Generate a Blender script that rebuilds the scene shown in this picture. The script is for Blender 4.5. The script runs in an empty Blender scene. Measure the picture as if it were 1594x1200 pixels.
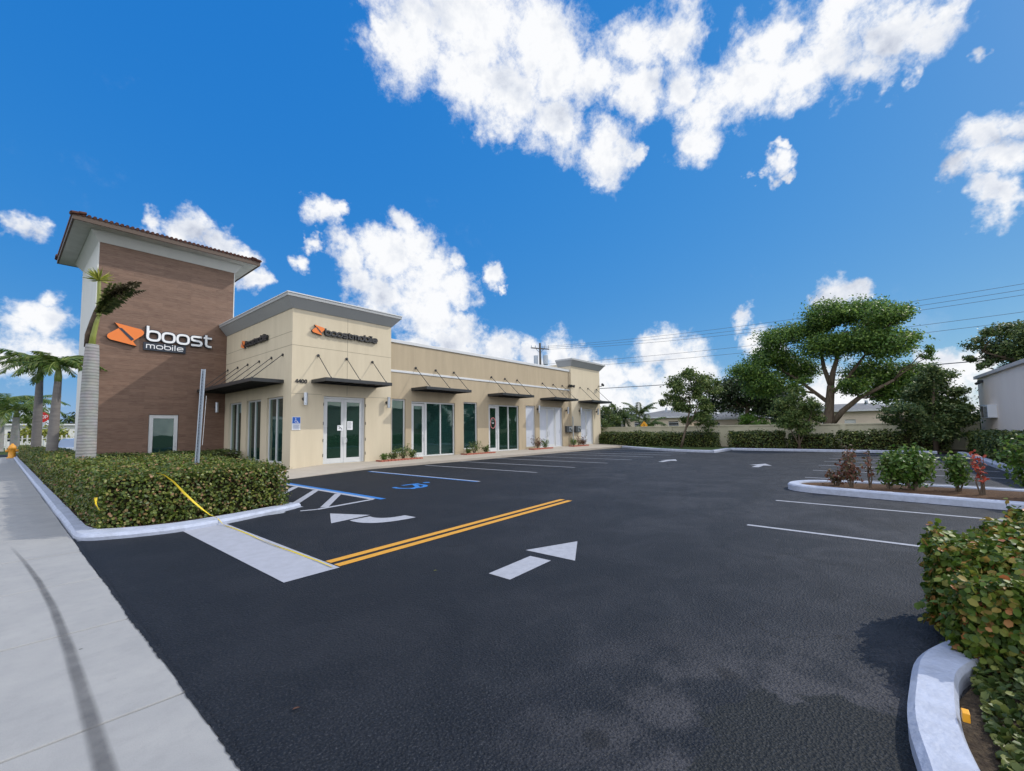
import bpy, math, random
import numpy as np
from mathutils import Vector, Matrix
random.seed(7)
RNG = np.random.default_rng(11)
sc = bpy.context.scene
COL = sc.collection

# ------------------------------------------------------------------ camera
cam_d = bpy.data.cameras.new('camera')
cam = bpy.data.objects.new('camera', cam_d)
COL.objects.link(cam)
cam_d.sensor_fit = 'HORIZONTAL'
cam_d.sensor_width = 36.0
cam_d.lens = 36.0 * 679.03 / 1594.0
cam_d.shift_y = 24.64 / 1594.0
cam_d.clip_start = 0.05
cam_d.clip_end = 2000
r_ = Vector((0.647503, -0.761946, -0.013307))
u_ = Vector((-0.040935, -0.052213, 0.997797))
f_ = Vector((0.760962, 0.645532, 0.064998))
mw = Matrix((r_, u_, -f_)).transposed().to_4x4()
mw.translation = Vector((0, 0, 1.65))
cam.matrix_world = mw
sc.camera = cam

# ------------------------------------------------------------------ sky, sun, exposure
SUN = Vector((1.57, -1.0, 1.55)).normalized()
SUN_EL = math.asin(SUN.z)
SUN_AZ = math.atan2(SUN.x, SUN.y)

world = bpy.data.worlds.new('World')
sc.world = world
world.use_nodes = True
wt = world.node_tree
wt.nodes.clear()
def wn(t, **k):
    n = wt.nodes.new(t)
    for a, b in k.items():
        setattr(n, a, b)
    return n
def wmath(op, a, b=None, c=None, clamp=False):
    n = wn('ShaderNodeMath', operation=op, use_clamp=clamp)
    for i, v in enumerate((a, b, c)):
        if v is None:
            continue
        if isinstance(v, (int, float)):
            n.inputs[i].default_value = v
        else:
            wt.links.new(v, n.inputs[i])
    return n.outputs[0]
sky = wn('ShaderNodeTexSky', sky_type='NISHITA', sun_disc=False)
sky.sun_elevation = SUN_EL
sky.sun_rotation = SUN_AZ
sky.air_density = 1.0
sky.dust_density = 0.3
sky.ozone_density = 3.0
ssep = wn('ShaderNodeSeparateColor'); wt.links.new(sky.outputs[0], ssep.inputs[0])
scmb = wn('ShaderNodeCombineColor')
# film response of the blue sky: deep, saturated, slow fall-off to the horizon
for i, (k, g) in enumerate(((0.60 * 10 ** -0.36, 1.36), (0.428 * 10 ** 0.60, 0.40), (0.745 * 10 ** 0.85, 0.15))):
    v = wmath('MULTIPLY', wmath('POWER', ssep.outputs[i], g), k)
    if i == 1:      # paler towards the horizon
        v = wmath('ADD', v, wmath('MULTIPLY', wmath('POWER', wmath('MULTIPLY', ssep.outputs[i], .1), 2.6), 2.6))
    wt.links.new(v, scmb.inputs[i])
tc = wn('ShaderNodeTexCoord')
# cumulus field: many round puffs on the celestial sphere, eroded by noise
CLOUDS = [(0.437,0.589,0.68,0.073),(0.488,0.506,0.711,0.085),(0.537,0.533,0.654,0.078),(0.603,0.496,0.625,0.071),(0.68,0.448,0.581,0.063),(0.753,0.393,0.528,0.053),(0.778,0.344,0.525,0.021),(0.523,0.486,0.7,0.078),(0.597,0.431,0.677,0.071),(0.64,0.42,0.644,0.063),(0.68,0.363,0.637,0.052),(0.695,0.283,0.661,0.053),(0.716,0.235,0.658,0.047),(0.729,0.318,0.606,0.047),(0.757,0.241,0.607,0.045),(0.794,0.21,0.571,0.048),(0.816,0.229,0.531,0.045),(0.802,0.149,0.579,0.052),(0.777,0.105,0.62,0.043),(0.815,0.091,0.572,0.049),(0.813,0.034,0.581,0.045),(0.839,-0.002,0.545,0.039),(0.823,-0.033,0.567,0.042),(0.829,-0.074,0.555,0.036),(0.821,-0.097,0.563,0.024),(0.855,-0.046,0.516,0.02),(0.787,0.023,0.617,0.043),(0.454,0.508,0.732,0.063),(0.4,0.621,0.674,0.024),(0.899,-0.137,0.415,0.036),(0.915,-0.164,0.369,0.039),(0.919,-0.115,0.377,0.023),(0.934,-0.149,0.326,0.028),(0.892,-0.172,0.418,0.027),(0.881,0.114,0.459,0.02),(0.869,0.113,0.482,0.011),(0.887,0.134,0.442,0.018),(0.891,0.095,0.444,0.01),(0.403,0.81,0.425,0.03),(0.421,0.795,0.436,0.019),(0.376,0.86,0.344,0.021),(0.392,0.839,0.378,0.017),(0.453,0.814,0.364,0.04),(0.512,0.777,0.365,0.062),(0.525,0.733,0.432,0.03),(0.551,0.742,0.381,0.05),(0.584,0.74,0.334,0.074),(0.525,0.795,0.303,0.06),(0.638,0.708,0.304,0.053),(0.476,0.815,0.33,0.041),(0.629,0.691,0.355,0.027),(0.598,0.758,0.262,0.08),(0.67,0.701,0.244,0.04),(0.65,0.733,0.202,0.072),(0.726,0.666,0.174,0.052),(0.7,0.63,0.338,0.024),(0.719,0.619,0.317,0.011),(0.775,0.612,0.159,0.041),(0.821,0.546,0.168,0.046),(0.847,0.512,0.141,0.04),(0.888,0.443,0.124,0.039),(0.869,0.484,0.104,0.051),(0.918,0.357,0.174,0.04),(0.937,0.318,0.144,0.055),(0.909,0.396,0.128,0.044),(0.95,0.294,0.101,0.058),(0.884,0.462,0.067,0.078),(0.939,0.338,0.07,0.093),(0.955,0.204,0.213,0.024),(0.951,0.223,0.212,0.012),(0.969,0.174,0.176,0.024),(0.975,0.162,0.149,0.026),(0.97,0.044,0.238,0.031),(0.971,0.022,0.239,0.02),(0.971,0.069,0.228,0.019),(0.991,-0.063,0.119,0.023),(0.989,-0.089,0.118,0.024),(0.99,-0.106,0.096,0.03),(0.994,-0.087,0.067,0.031),(0.996,-0.049,0.076,0.028),(0.997,0.066,0.038,0.064),(0.015,0.951,0.31,0.023),(0.033,0.951,0.307,0.02),(0.001,0.95,0.312,0.012),(0.052,0.976,0.211,0.022),(0.034,0.982,0.184,0.031),(0.062,0.982,0.176,0.031),(0.019,0.989,0.15,0.037),(0.06,0.989,0.136,0.031),(0.008,0.994,0.11,0.028),(0.158,0.923,0.352,0.022),(0.201,0.915,0.35,0.032),(0.247,0.908,0.339,0.031),(0.304,0.908,0.288,0.027),(0.279,0.902,0.329,0.028),(0.033,0.999,0.038,0.024),(0.974,0.222,0.032,0.074),(0.992,-0.126,0.009,0.041),(0.6,0.784,0.158,0.057),(0.845,-0.139,0.516,0.012)]
nz = wn('ShaderNodeTexNoise'); nz.inputs['Scale'].default_value = 9.0
nz.inputs['Detail'].default_value = 5.0; nz.inputs['Roughness'].default_value = 0.62
wt.links.new(tc.outputs['Generated'], nz.inputs['Vector'])
sub = wn('ShaderNodeVectorMath', operation='SUBTRACT'); sub.inputs[1].default_value = (0.5, 0.5, 0.5)
wt.links.new(nz.outputs['Color'], sub.inputs[0])
scl = wn('ShaderNodeVectorMath', operation='SCALE'); scl.inputs['Scale'].default_value = 0.13
wt.links.new(sub.outputs[0], scl.inputs[0])
add = wn('ShaderNodeVectorMath', operation='ADD')
wt.links.new(tc.outputs['Generated'], add.inputs[0]); wt.links.new(scl.outputs[0], add.inputs[1])
field = None
for (cx, cy_, cz, cr) in CLOUDS:
    d = wn('ShaderNodeVectorMath', operation='DISTANCE')
    wt.links.new(add.outputs[0], d.inputs[0]); d.inputs[1].default_value = (cx, cy_, cz)
    v = wmath('MULTIPLY_ADD', d.outputs['Value'], -1.0 / (cr * 1.25), 1.0)
    field = v if field is None else wmath('MAXIMUM', field, v)
# extra cumulus in the unseen sky behind the viewer, added as fill light
dotf = wn('ShaderNodeVectorMath', operation='DOT_PRODUCT'); dotf.inputs[1].default_value = (0.761, 0.646, 0.065)
wt.links.new(tc.outputs['Generated'], dotf.inputs[0])
beh = wn('ShaderNodeMapRange', interpolation_type='SMOOTHSTEP')
beh.inputs['From Min'].default_value = 0.50; beh.inputs['From Max'].default_value = 0.15
beh.inputs['To Min'].default_value = -2.0; beh.inputs['To Max'].default_value = 0.40
wt.links.new(dotf.outputs['Value'], beh.inputs['Value'])
nb = wn('ShaderNodeTexNoise'); nb.inputs['Scale'].default_value = 2.6; nb.inputs['Detail'].default_value = 3.0
wt.links.new(tc.outputs['Generated'], nb.inputs['Vector'])
field = wmath('MAXIMUM', field, wmath('ADD', beh.outputs[0], wmath('MULTIPLY_ADD', nb.outputs['Fac'], 3.0, -1.35)))
n2 = wn('ShaderNodeTexNoise'); n2.inputs['Scale'].default_value = 22.0
n2.inputs['Detail'].default_value = 8.0; n2.inputs['Roughness'].default_value = 0.65
wt.links.new(tc.outputs['Generated'], n2.inputs['Vector'])
n4c = wn('ShaderNodeTexNoise'); n4c.inputs['Scale'].default_value = 70.0
n4c.inputs['Detail'].default_value = 7.0; n4c.inputs['Roughness'].default_value = 0.7; n4c.inputs['Distortion'].default_value = 0.6
wt.links.new(add.outputs[0], n4c.inputs['Vector'])
dens = wmath('ADD', wmath('MULTIPLY_ADD', n2.outputs['Fac'], 1.5, -0.70), wmath('MULTIPLY_ADD', n4c.outputs['Fac'], 0.40, -0.20))
dens = wmath('MULTIPLY', dens, wmath('MULTIPLY_ADD', field, 3.0, 1.0, clamp=True))
dens = wmath('ADD', field, dens)
mr = wn('ShaderNodeMapRange', interpolation_type='SMOOTHSTEP')
mr.inputs['From Min'].default_value = -0.02; mr.inputs['From Max'].default_value = 0.72
wt.links.new(dens, mr.inputs['Value'])
# thin wisps
n3 = wn('ShaderNodeTexNoise'); n3.inputs['Scale'].default_value = 3.2
n3.inputs['Detail'].default_value = 9.0; n3.inputs['Roughness'].default_value = 0.7
wt.links.new(tc.outputs['Generated'], n3.inputs['Vector'])
mr3 = wn('ShaderNodeMapRange', interpolation_type='SMOOTHSTEP')
mr3.inputs['From Min'].default_value = 0.58; mr3.inputs['From Max'].default_value = 0.85
mr3.inputs['To Max'].default_value = 0.22
wt.links.new(n3.outputs['Fac'], mr3.inputs['Value'])
cover = wmath('MAXIMUM', mr.outputs[0], mr3.outputs[0])
# billow relief: noise sampled toward the sun minus noise here
off = wn('ShaderNodeVectorMath', operation='ADD')
off.inputs[1].default_value = (SUN.x * 0.03, SUN.y * 0.03, 0.04)
wt.links.new(tc.outputs['Generated'], off.inputs[0])
def bn(src):
    n = wn('ShaderNodeTexNoise'); n.inputs['Scale'].default_value = 6.0
    n.inputs['Detail'].default_value = 6.0; n.inputs['Roughness'].default_value = 0.6
    wt.links.new(src, n.inputs['Vector']); return n.outputs['Fac']
rel = wmath('SUBTRACT', bn(tc.outputs['Generated']), bn(off.outputs[0]))
rel = wmath('MULTIPLY_ADD', rel, 2.6, 0.74, clamp=True)
thick = wn('ShaderNodeMapRange', interpolation_type='SMOOTHSTEP')
thick.inputs['From Min'].default_value = 0.5; thick.inputs['From Max'].default_value = 1.3
thick.inputs['To Min'].default_value = 1.0; thick.inputs['To Max'].default_value = 0.80
wt.links.new(dens, thick.inputs['Value'])
tone = wmath('MULTIPLY', rel, thick.outputs[0])
cr_ = wn('ShaderNodeValToRGB')
cr_.color_ramp.elements[0].position = 0.15; cr_.color_ramp.elements[0].color = (0.50, 0.55, 0.67, 1)
cr_.color_ramp.elements[1].position = 0.72; cr_.color_ramp.elements[1].color = (0.97, 0.98, 1.0, 1)
e = cr_.color_ramp.elements.new(0.42); e.color = (0.76, 0.80, 0.88, 1)
wt.links.new(tone, cr_.inputs['Fac'])
csc = wn('ShaderNodeVectorMath', operation='SCALE')
SKY_STRENGTH = 0.10
front = wn('ShaderNodeMapRange', interpolation_type='SMOOTHSTEP')   # added clouds behind the viewer boosted for a stronger fill
front.inputs['From Min'].default_value = 0.5; front.inputs['From Max'].default_value = -0.1
front.inputs['To Min'].default_value = 1.0 / SKY_STRENGTH; front.inputs['To Max'].default_value = 1.85 / SKY_STRENGTH
wt.links.new(dotf.outputs['Value'], front.inputs['Value']); wt.links.new(front.outputs[0], csc.inputs['Scale'])
wt.links.new(cr_.outputs['Color'], csc.inputs[0])
mx = wn('ShaderNodeMix', data_type='RGBA')
wt.links.new(cover, mx.inputs['Factor'])
wt.links.new(scmb.outputs[0], mx.inputs['A']); wt.links.new(csc.outputs[0], mx.inputs['B'])
bg = wn('ShaderNodeBackground'); bg.inputs['Strength'].default_value = SKY_STRENGTH
out = wn('ShaderNodeOutputWorld')
wt.links.new(mx.outputs['Result'], bg.inputs['Color']); wt.links.new(bg.outputs[0], out.inputs['Surface'])
world.cycles.sampling_method = 'MANUAL'
world.cycles.sample_map_resolution = 512

sl = bpy.data.lights.new('sun', 'SUN')
sl.energy = 2.6; sl.angle = math.radians(0.5); sl.color = (1.0, 0.94, 0.83)
so = bpy.data.objects.new('sun', sl); COL.objects.link(so)
so.rotation_euler = (-SUN).to_track_quat('-Z', 'Y').to_euler()
so.location = SUN * 60
sc.view_settings.view_transform = 'Standard'
sc.view_settings.look = 'None'
sc.view_settings.exposure = 0.0
sc.view_settings.gamma = 1.0

# ------------------------------------------------------------------ helpers
def tag(o, label=None, cat=None, group=None, kind=None):
    if label: o['label'] = label
    if cat: o['category'] = cat
    if group: o['group'] = group
    if kind: o['kind'] = kind
    return o
def empty(name, loc=(0, 0, 0), rz=0.0):
    o = bpy.data.objects.new(name, None); COL.objects.link(o)
    o.location = loc; o.rotation_euler = (0, 0, rz); o.empty_display_size = 0.3
    return o
def kids(o): return [c for c in bpy.data.objects if c.parent == o]
def copy_tree(o, parent=None):
    c = o.copy(); COL.objects.link(c); c.parent = parent
    for ch in kids(o):
        copy_tree(ch, c)
    return c
class MB:
    def __init__(s): s.v = []; s.f = []; s.mi = []; s.cur = 0
    def add(s, vs, fs):
        n = len(s.v); s.v += [tuple(v) for v in vs]
        for f in fs: s.f.append(tuple(n + i for i in f)); s.mi.append(s.cur)
        return s
    def box(s, x0, x1, y0, y1, z0, z1):
        return s.add([(x0,y0,z0),(x1,y0,z0),(x1,y1,z0),(x0,y1,z0),(x0,y0,z1),(x1,y0,z1),(x1,y1,z1),(x0,y1,z1)],
            [(0,3,2,1),(4,5,6,7),(0,1,5,4),(1,2,6,5),(2,3,7,6),(3,0,4,7)])
    def poly(s, pts, z=None):      # one flat polygon, counter-clockwise seen from its front
        vs = [(p[0], p[1], z) if z is not None else p for p in pts]
        return s.add(vs, [tuple(range(len(vs)))])
    def prism(s, pts, z0, z1):     # pts ccw from above
        n = len(pts)
        vs = [(p[0], p[1], z0) for p in pts] + [(p[0], p[1], z1) for p in pts]
        fs = [tuple(reversed(range(n))), tuple(range(n, 2 * n))]
        fs += [(i, (i + 1) % n, n + (i + 1) % n, n + i) for i in range(n)]
        return s.add(vs, fs)
    def ribbon(s, pts, offs_in, z0, z1, bev=0.02, closed=False):
        # a kerb: pts outer polyline, second polyline inner, top bevelled
        n = len(pts); vs = []; fs = []
        for p, q in zip(pts, offs_in):
            p = Vector((p[0], p[1])); q = Vector((q[0], q[1])); d = (q - p)
            L = d.length or 1; d = d / L
            a = p; b = p + d * bev; c = q - d * bev * .5; e_ = q
            vs += [(a.x, a.y, z0), (a.x, a.y, z1 - bev), (b.x, b.y, z1), (c.x, c.y, z1), (e_.x, e_.y, z1 - bev), (e_.x, e_.y, z0)]
        m = n if closed else n - 1
        for i in range(m):
            j = (i + 1) % n
            for k in range(5):
                fs.append((6*i+k, 6*j+k, 6*j+k+1, 6*i+k+1))
        if not closed:
            fs.append(tuple(range(6))); fs.append(tuple(reversed(range(6*(n-1), 6*n))))
        return s.add(vs, fs)
    def tube(s, pts, rad, seg=8, cap=True, flat=1.0):
        pts = [Vector(p) for p in pts]
        if isinstance(rad, (int, float)): rad = [rad] * len(pts)
        vs = []; fs = []; up = Vector((0, 0, 1)); prev = None
        for i, p in enumerate(pts):
            t = (pts[min(i+1, len(pts)-1)] - pts[max(i-1, 0)])
            t = t.normalized() if t.length else Vector((0, 0, 1))
            a = prev if prev is not None else (up.cross(t) if abs(t.z) < .95 else Vector((1, 0, 0)))
            a = (a - t * a.dot(t)).normalized(); b = t.cross(a); prev = a
            for k in range(seg):
                w = 2 * math.pi * k / seg
                vs.append(p + (a * math.cos(w) + b * math.sin(w) * flat) * rad[i])
        for i in range(len(pts) - 1):
            for k in range(seg):
                k2 = (k + 1) % seg
                fs.append((i*seg+k, i*seg+k2, (i+1)*seg+k2, (i+1)*seg+k))
        if cap:
            fs.append(tuple(reversed(range(seg)))); fs.append(tuple(range((len(pts)-1)*seg, len(pts)*seg)))
        return s.add(vs, fs)
    def lathe(s, c, prof, seg=16):
        return s.tube([(c[0], c[1], c[2] + z) for r, z in prof], [r for r, z in prof], seg)
    def build(s, name, mats, parent=None, smooth=False, bevel=0.0, recalc=False):
        me = bpy.data.meshes.new(name)
        me.from_pydata(s.v, [], s.f)
        if not isinstance(mats, (list, tuple)): mats = [mats]
        for m in mats: me.materials.append(m)
        if len(mats) > 1: me.polygons.foreach_set('material_index', s.mi)
        if smooth: me.polygons.foreach_set('use_smooth', [True] * len(s.f))
        if recalc:
            import bmesh
            b = bmesh.new(); b.from_mesh(me); bmesh.ops.recalc_face_normals(b, faces=b.faces); b.to_mesh(me); b.free()
        me.update()
        o = bpy.data.objects.new(name, me); COL.objects.link(o)
        if parent is not None: o.parent = parent
        if bevel:
            m = o.modifiers.new('bevel', 'BEVEL'); m.width = bevel; m.segments = 2; m.limit_method = 'ANGLE'
        return o
def np_mesh(name, V, F, k, mat, parent=None, smooth=False):
    # V (n,3) float, F (m,k) int
    me = bpy.data.meshes.new(name)
    me.vertices.add(len(V)); me.vertices.foreach_set('co', np.asarray(V, dtype=np.float32).ravel())
    me.loops.add(F.size); me.loops.foreach_set('vertex_index', F.astype(np.int32).ravel())
    me.polygons.add(len(F)); me.polygons.foreach_set('loop_start', np.arange(0, F.size, k, dtype=np.int32))
    me.materials.append(mat); me.update(calc_edges=True)
    if smooth: me.polygons.foreach_set('use_smooth', [True] * len(F))
    o = bpy.data.objects.new(name, me); COL.objects.link(o)
    if parent is not None: o.parent = parent
    return o

# ------------------------------------------------------------------ materials
MATS = {}
def mat(name, col, rough=0.7, spec=0.5, metal=0.0, noise=None, bump=None, coat=0.0):
    # noise = (scale, amount, other colour, stretch) ; bump = (scale, strength, distance)
    m = bpy.data.materials.new(name); m.use_nodes = True
    nt = m.node_tree; p = nt.nodes['Principled BSDF']
    p.inputs['Base Color'].default_value = (*col, 1); p.inputs['Roughness'].default_value = rough
    p.inputs['Specular IOR Level'].default_value = spec; p.inputs['Metallic'].default_value = metal
    if coat: p.inputs['Coat Weight'].default_value = coat
    tcn = nt.nodes.new('ShaderNodeTexCoord')
    if noise:
        sc_, lo, c2, st = noise
        mp = nt.nodes.new('ShaderNodeMapping'); mp.inputs['Scale'].default_value = st
        nt.links.new(tcn.outputs['Object'], mp.inputs['Vector'])
        n = nt.nodes.new('ShaderNodeTexNoise'); n.inputs['Scale'].default_value = sc_
        n.inputs['Detail'].default_value = 7; n.inputs['Roughness'].default_value = 0.65
        nt.links.new(mp.outputs[0], n.inputs['Vector'])
        r = nt.nodes.new('ShaderNodeMapRange'); r.inputs['From Min'].default_value = 0.38; r.inputs['From Max'].default_value = 0.66
        r.inputs['To Max'].default_value = lo
        nt.links.new(n.outputs['Fac'], r.inputs['Value'])
        x = nt.nodes.new('ShaderNodeMix'); x.data_type = 'RGBA'
        x.inputs['A'].default_value = (*col, 1); x.inputs['B'].default_value = (*c2, 1)
        nt.links.new(r.outputs[0], x.inputs['Factor']); nt.links.new(x.outputs['Result'], p.inputs['Base Color'])
    if bump:
        b = nt.nodes.new('ShaderNodeTexNoise'); b.inputs['Scale'].default_value = bump[0]; b.inputs['Detail'].default_value = 4
        nt.links.new(tcn.outputs['Object'], b.inputs['Vector'])
        bb = nt.nodes.new('ShaderNodeBump'); bb.inputs['Strength'].default_value = bump[1]; bb.inputs['Distance'].default_value = bump[2]
        nt.links.new(b.outputs['Fac'], bb.inputs['Height']); nt.links.new(bb.outputs[0], p.inputs['Normal'])
    MATS[name] = m
    return m
one = (1, 1, 1)
M_paint_w = mat('white road paint', (.36, .375, .43), .65, .35, noise=(11, .6, (.26, .275, .32), one), bump=(160, .4, .006))
M_paint_y = mat('yellow road paint', (0.592, 0.288, 0.028), .6, .4, noise=(8, .3, (0.480, 0.224, 0.024), one), bump=(160, .25, .004))
M_paint_b = mat('blue road paint', (.014, .16, .50), .6, .4, noise=(8, .4, (.03, .15, .40), one), bump=(160, .3, .005))
M_stopbar = mat('pale stop bar paint', (.355, .37, .43), .65, .4, noise=(7, .5, (.27, .28, .32), one), bump=(120, .3, .005))
M_curb = mat('white painted kerb', (.43, .475, .60), .65, .35, noise=(6.0, .75, (.31, .34, .42), one), bump=(30, .5, .015))
M_cream = mat('cream stucco', (.624, .546, .413), .85, .3, noise=(2.4, .75, (.555, .482, .360), (1, 1, .13)), bump=(90, .15, .012))
M_tan = mat('tan stucco', (.450, .370, .262), .85, .3, noise=(2.4, .8, (.385, .318, .225), (1, 1, .12)), bump=(90, .15, .012))
M_white = mat('white stucco', (0.615, 0.622, 0.615), .8, .3, noise=(1.5, .4, (0.540, 0.547, 0.547), (1, 1, .3)), bump=(60, .12, .01))
M_trim = mat('grey painted cornice', (0.374, 0.389, 0.403), .6, .4, noise=(1.5, .4, (0.324, 0.335, 0.353), (1, 1, .5)))
M_coping = mat('white metal coping', (0.595, 0.612, 0.637), .45, .5, noise=(2, .3, (0.510, 0.527, 0.552), one))
M_alu = mat('white aluminium frame', (0.592, 0.608, 0.624), .35, .5, noise=(4, .25, (0.440, 0.464, 0.496), one))
M_black = mat('black metal', (.018, .02, .024), .4, .5, noise=(3, .5, (.04, .045, .05), one))
M_steel = mat('brushed steel', (.52, .55, .6), .35, .5, .85, noise=(12, .4, (.4, .42, .46), (1, 1, .1)))
M_galv = mat('galvanised steel', (.42, .47, .54), .5, .5, .5, noise=(14, .5, (.3, .34, .38), one))
M_joint = mat('control joint', (.32, .28, .21), .9, .2)
M_white_panel = mat('white covered panel', (0.528, 0.560, 0.640), .6, .3, noise=(2, .3, (0.464, 0.496, 0.560), one))
M_blue_sign = mat('blue sign face', (.02, .12, .50), .4, .5)
M_white_sign = mat('white sign face', (.74, .76, .80), .4, .5)
M_orange = mat('orange sign face', (0.791, 0.202, 0.032), .4, .5, noise=(6, .2, (0.736, 0.175, 0.028), one))
M_sign_white = mat('white sign letters', (.80, .82, .86), .4, .5)
M_sign_black = mat('black sign letters', (.015, .016, .02), .5, .5)
M_sign_grey = mat('dull black letter face', (.035, .036, .04), .45, .5)
M_dark_sign = mat('dark sign backing', (.02, .03, .05), .5, .5)
M_red = mat('red sign face', (.55, .03, .03), .4, .5)
M_grass = mat('lawn grass', (0.036, 0.072, 0.016), .9, .2, noise=(2.5, .8, (0.080, 0.096, 0.028), one), bump=(60, .8, .03))
M_mulch = mat('brown mulch', (0.088, 0.052, 0.032), .95, .2, noise=(30, .9, (0.176, 0.104, 0.064), one), bump=(45, 1., .04))
M_soil = mat('dark planting soil', (.045, .033, .025), .95, .2, noise=(20, .8, (.10, .075, .05), one), bump=(45, 1., .03))
M_brick = mat('red edging brick', (.33, .10, .07), .85, .3, noise=(12, .6, (.42, .17, .12), one), bump=(50, .4, .01))
M_core = mat('dark twiggy hedge inside', (.020, .022, .010), .95, .1, noise=(25, .8, (.045, .035, .02), one))
M_trunk = mat('brown bark', (.10, .075, .055), .9, .2, noise=(9, .8, (.19, .15, .115), (1, 1, .25)), bump=(25, .8, .02))
M_fence = mat('pale concrete block wall', (.56, .53, .40), .9, .2, noise=(1.2, .6, (.44, .42, .31), (1, 1, .5)), bump=(20, .3, .01))
M_house = mat('cream house stucco', (.66, .57, .45), .9, .2, noise=(1, .4, (.58, .5, .4), one))
M_house2 = mat('beige house stucco', (.68, .58, .47), .9, .2, noise=(1, .4, (.6, .5, .41), one))
M_roofg = mat('grey shingle roof', (.20, .205, .22), .9, .2, noise=(3, .6, (.13, .135, .145), one))
M_darkglass = mat('dark house window', (.02, .028, .035), .1, .6)
M_sbld = mat('pinkish grey stucco', (.88, .78, .70), .9, .2, noise=(.9, .5, (.78, .68, .61), (1, 1, .25)), bump=(60, .12, .01))
M_interior = mat('dim interior wall', (.34, .38, .36), .9, .2, noise=(.6, .8, (.15, .18, .17), one))
M_intfloor = mat('grey interior floor', (.30, .32, .30), .5, .4)
M_curtain = mat('teal curtain', (.05, .33, .33), .9, .2, noise=(14, .8, (.025, .18, .19), (1, 1, .02)))
M_purple = mat('purple cloth panel', (.10, .06, .20), .9, .2)
M_tile = mat('brown roof tile', (.065, .028, .022), .8, .3, noise=(5, .7, (.13, .055, .04), one), bump=(20, .3, .01))
M_roofmem = mat('pale roof membrane', (.5, .5, .48), .9, .2)
M_tape = mat('yellow caution tape', (.72, .55, .03), .5, .4, noise=(9, .4, (.5, .36, .02), one))
M_dead = mat('dead brown frond', (.20, .15, .09), .9, .2, noise=(9, .8, (.34, .28, .18), one))
M_wire = mat('black cable', (.09, .10, .13), .6, .3)
M_pole = mat('grey timber pole', (.10, .09, .08), .9, .2, noise=(8, .5, (.16, .14, .12), (1, 1, .1)))
M_car_w = mat('white car paint', (.7, .72, .75), .25, .5, coat=.6)
M_car_s = mat('silver blue car paint', (.38, .44, .52), .3, .5, .4, coat=.6)
M_tyre = mat('black tyre', (.02, .02, .02), .8, .3)
M_hydrant = mat('orange yellow hydrant paint', (.66, .30, .03), .5, .5, noise=(9, .4, (.5, .2, .02), one))
M_ydiamond = mat('orange yellow sign', (.80, .36, .02), .45, .5)
M_pink = mat('pink painted ring', (.70, .25, .25), .6, .4)

def leaf_mat(name, cols, rough=.45, trans=.25, spec=.4):
    m = bpy.data.materials.new(name); m.use_nodes = True
    nt = m.node_tree; p = nt.nodes['Principled BSDF']; o = nt.nodes['Material Output']
    g = nt.nodes.new('ShaderNodeNewGeometry'); r = nt.nodes.new('ShaderNodeValToRGB')
    r.color_ramp.interpolation = 'LINEAR'
    el = r.color_ramp.elements
    while len(el) < len(cols): el.new(0.5)
    for i, (pos, c) in enumerate(cols):
        el[i].position = pos; el[i].color = (*c, 1)
    nt.links.new(g.outputs['Random Per Island'], r.inputs['Fac'])
    nt.links.new(r.outputs['Color'], p.inputs['Base Color'])
    p.inputs['Roughness'].default_value = rough; p.inputs['Specular IOR Level'].default_value = spec
    t = nt.nodes.new('ShaderNodeBsdfTranslucent'); nt.links.new(r.outputs['Color'], t.inputs['Color'])
    x = nt.nodes.new('ShaderNodeMixShader'); x.inputs[0].default_value = trans
    nt.links.new(p.outputs[0], x.inputs[1]); nt.links.new(t.outputs[0], x.inputs[2]); nt.links.new(x.outputs[0], o.inputs['Surface'])
    return m
L_coco = leaf_mat('cocoplum leaves', [(0, (.025, .058, .009)), (.5, (.09, .155, .018)), (.80, (.20, .22, .035)), (.92, (.28, .19, .05)), (.98, (.36, .13, .045)), (1, (.33, .10, .04))], .5, .3, .4)
L_coco2 = leaf_mat('trimmed hedge leaves', [(0, (0.034, 0.063, 0.011)), (.5, (0.098, 0.149, 0.023)), (.85, (0.218, 0.241, 0.046)), (.95, (0.310, 0.207, 0.092)), (1, (0.345, 0.172, 0.103))], .42, .3, .45)
L_dark = leaf_mat('dark hedge leaves', [(0, (0.022, 0.047, 0.011)), (.6, (0.072, 0.112, 0.025)), (1, (0.198, 0.216, 0.054))], .5, .2)
L_big = leaf_mat('broad tree leaves', [(0, (0.027, 0.069, 0.015)), (.55, (0.094, 0.188, 0.035)), (1, (0.250, 0.362, 0.069))], .45, .4)
L_tree = leaf_mat('small tree leaves', [(0, (0.041, 0.085, 0.022)), (.6, (0.104, 0.169, 0.041)), (1, (0.244, 0.281, 0.085))], .5, .3)
L_deep = leaf_mat('deep green leaves', [(0, (0.012, 0.027, 0.011)), (.7, (0.038, 0.068, 0.021)), (1, (0.075, 0.112, 0.033))], .5, .2)
L_fir = leaf_mat('bushy tree leaves', [(0, (0.031, 0.066, 0.021)), (.6, (0.078, 0.129, 0.038)), (1, (0.190, 0.224, 0.069))], .5, .25)
L_palm = leaf_mat('palm leaflets', [(0, (0.035, 0.082, 0.014)), (.6, (0.094, 0.164, 0.030)), (1, (0.199, 0.234, 0.059))], .45, .3)
L_ypalm = leaf_mat('yellow green palm leaflets', [(0, (.16, .20, .03)), (.6, (.32, .34, .05)), (1, (.45, .42, .10))], .45, .3)
L_bright = leaf_mat('bright green leaves', [(0, (.06, .14, .02)), (.6, (.12, .25, .03)), (1, (.2, .32, .06))], .45, .3)
L_shrub = leaf_mat('island shrub leaves', [(0, (.035, .09, .014)), (.6, (.09, .18, .025)), (1, (.22, .29, .07))], .4, .35, .5)
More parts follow.
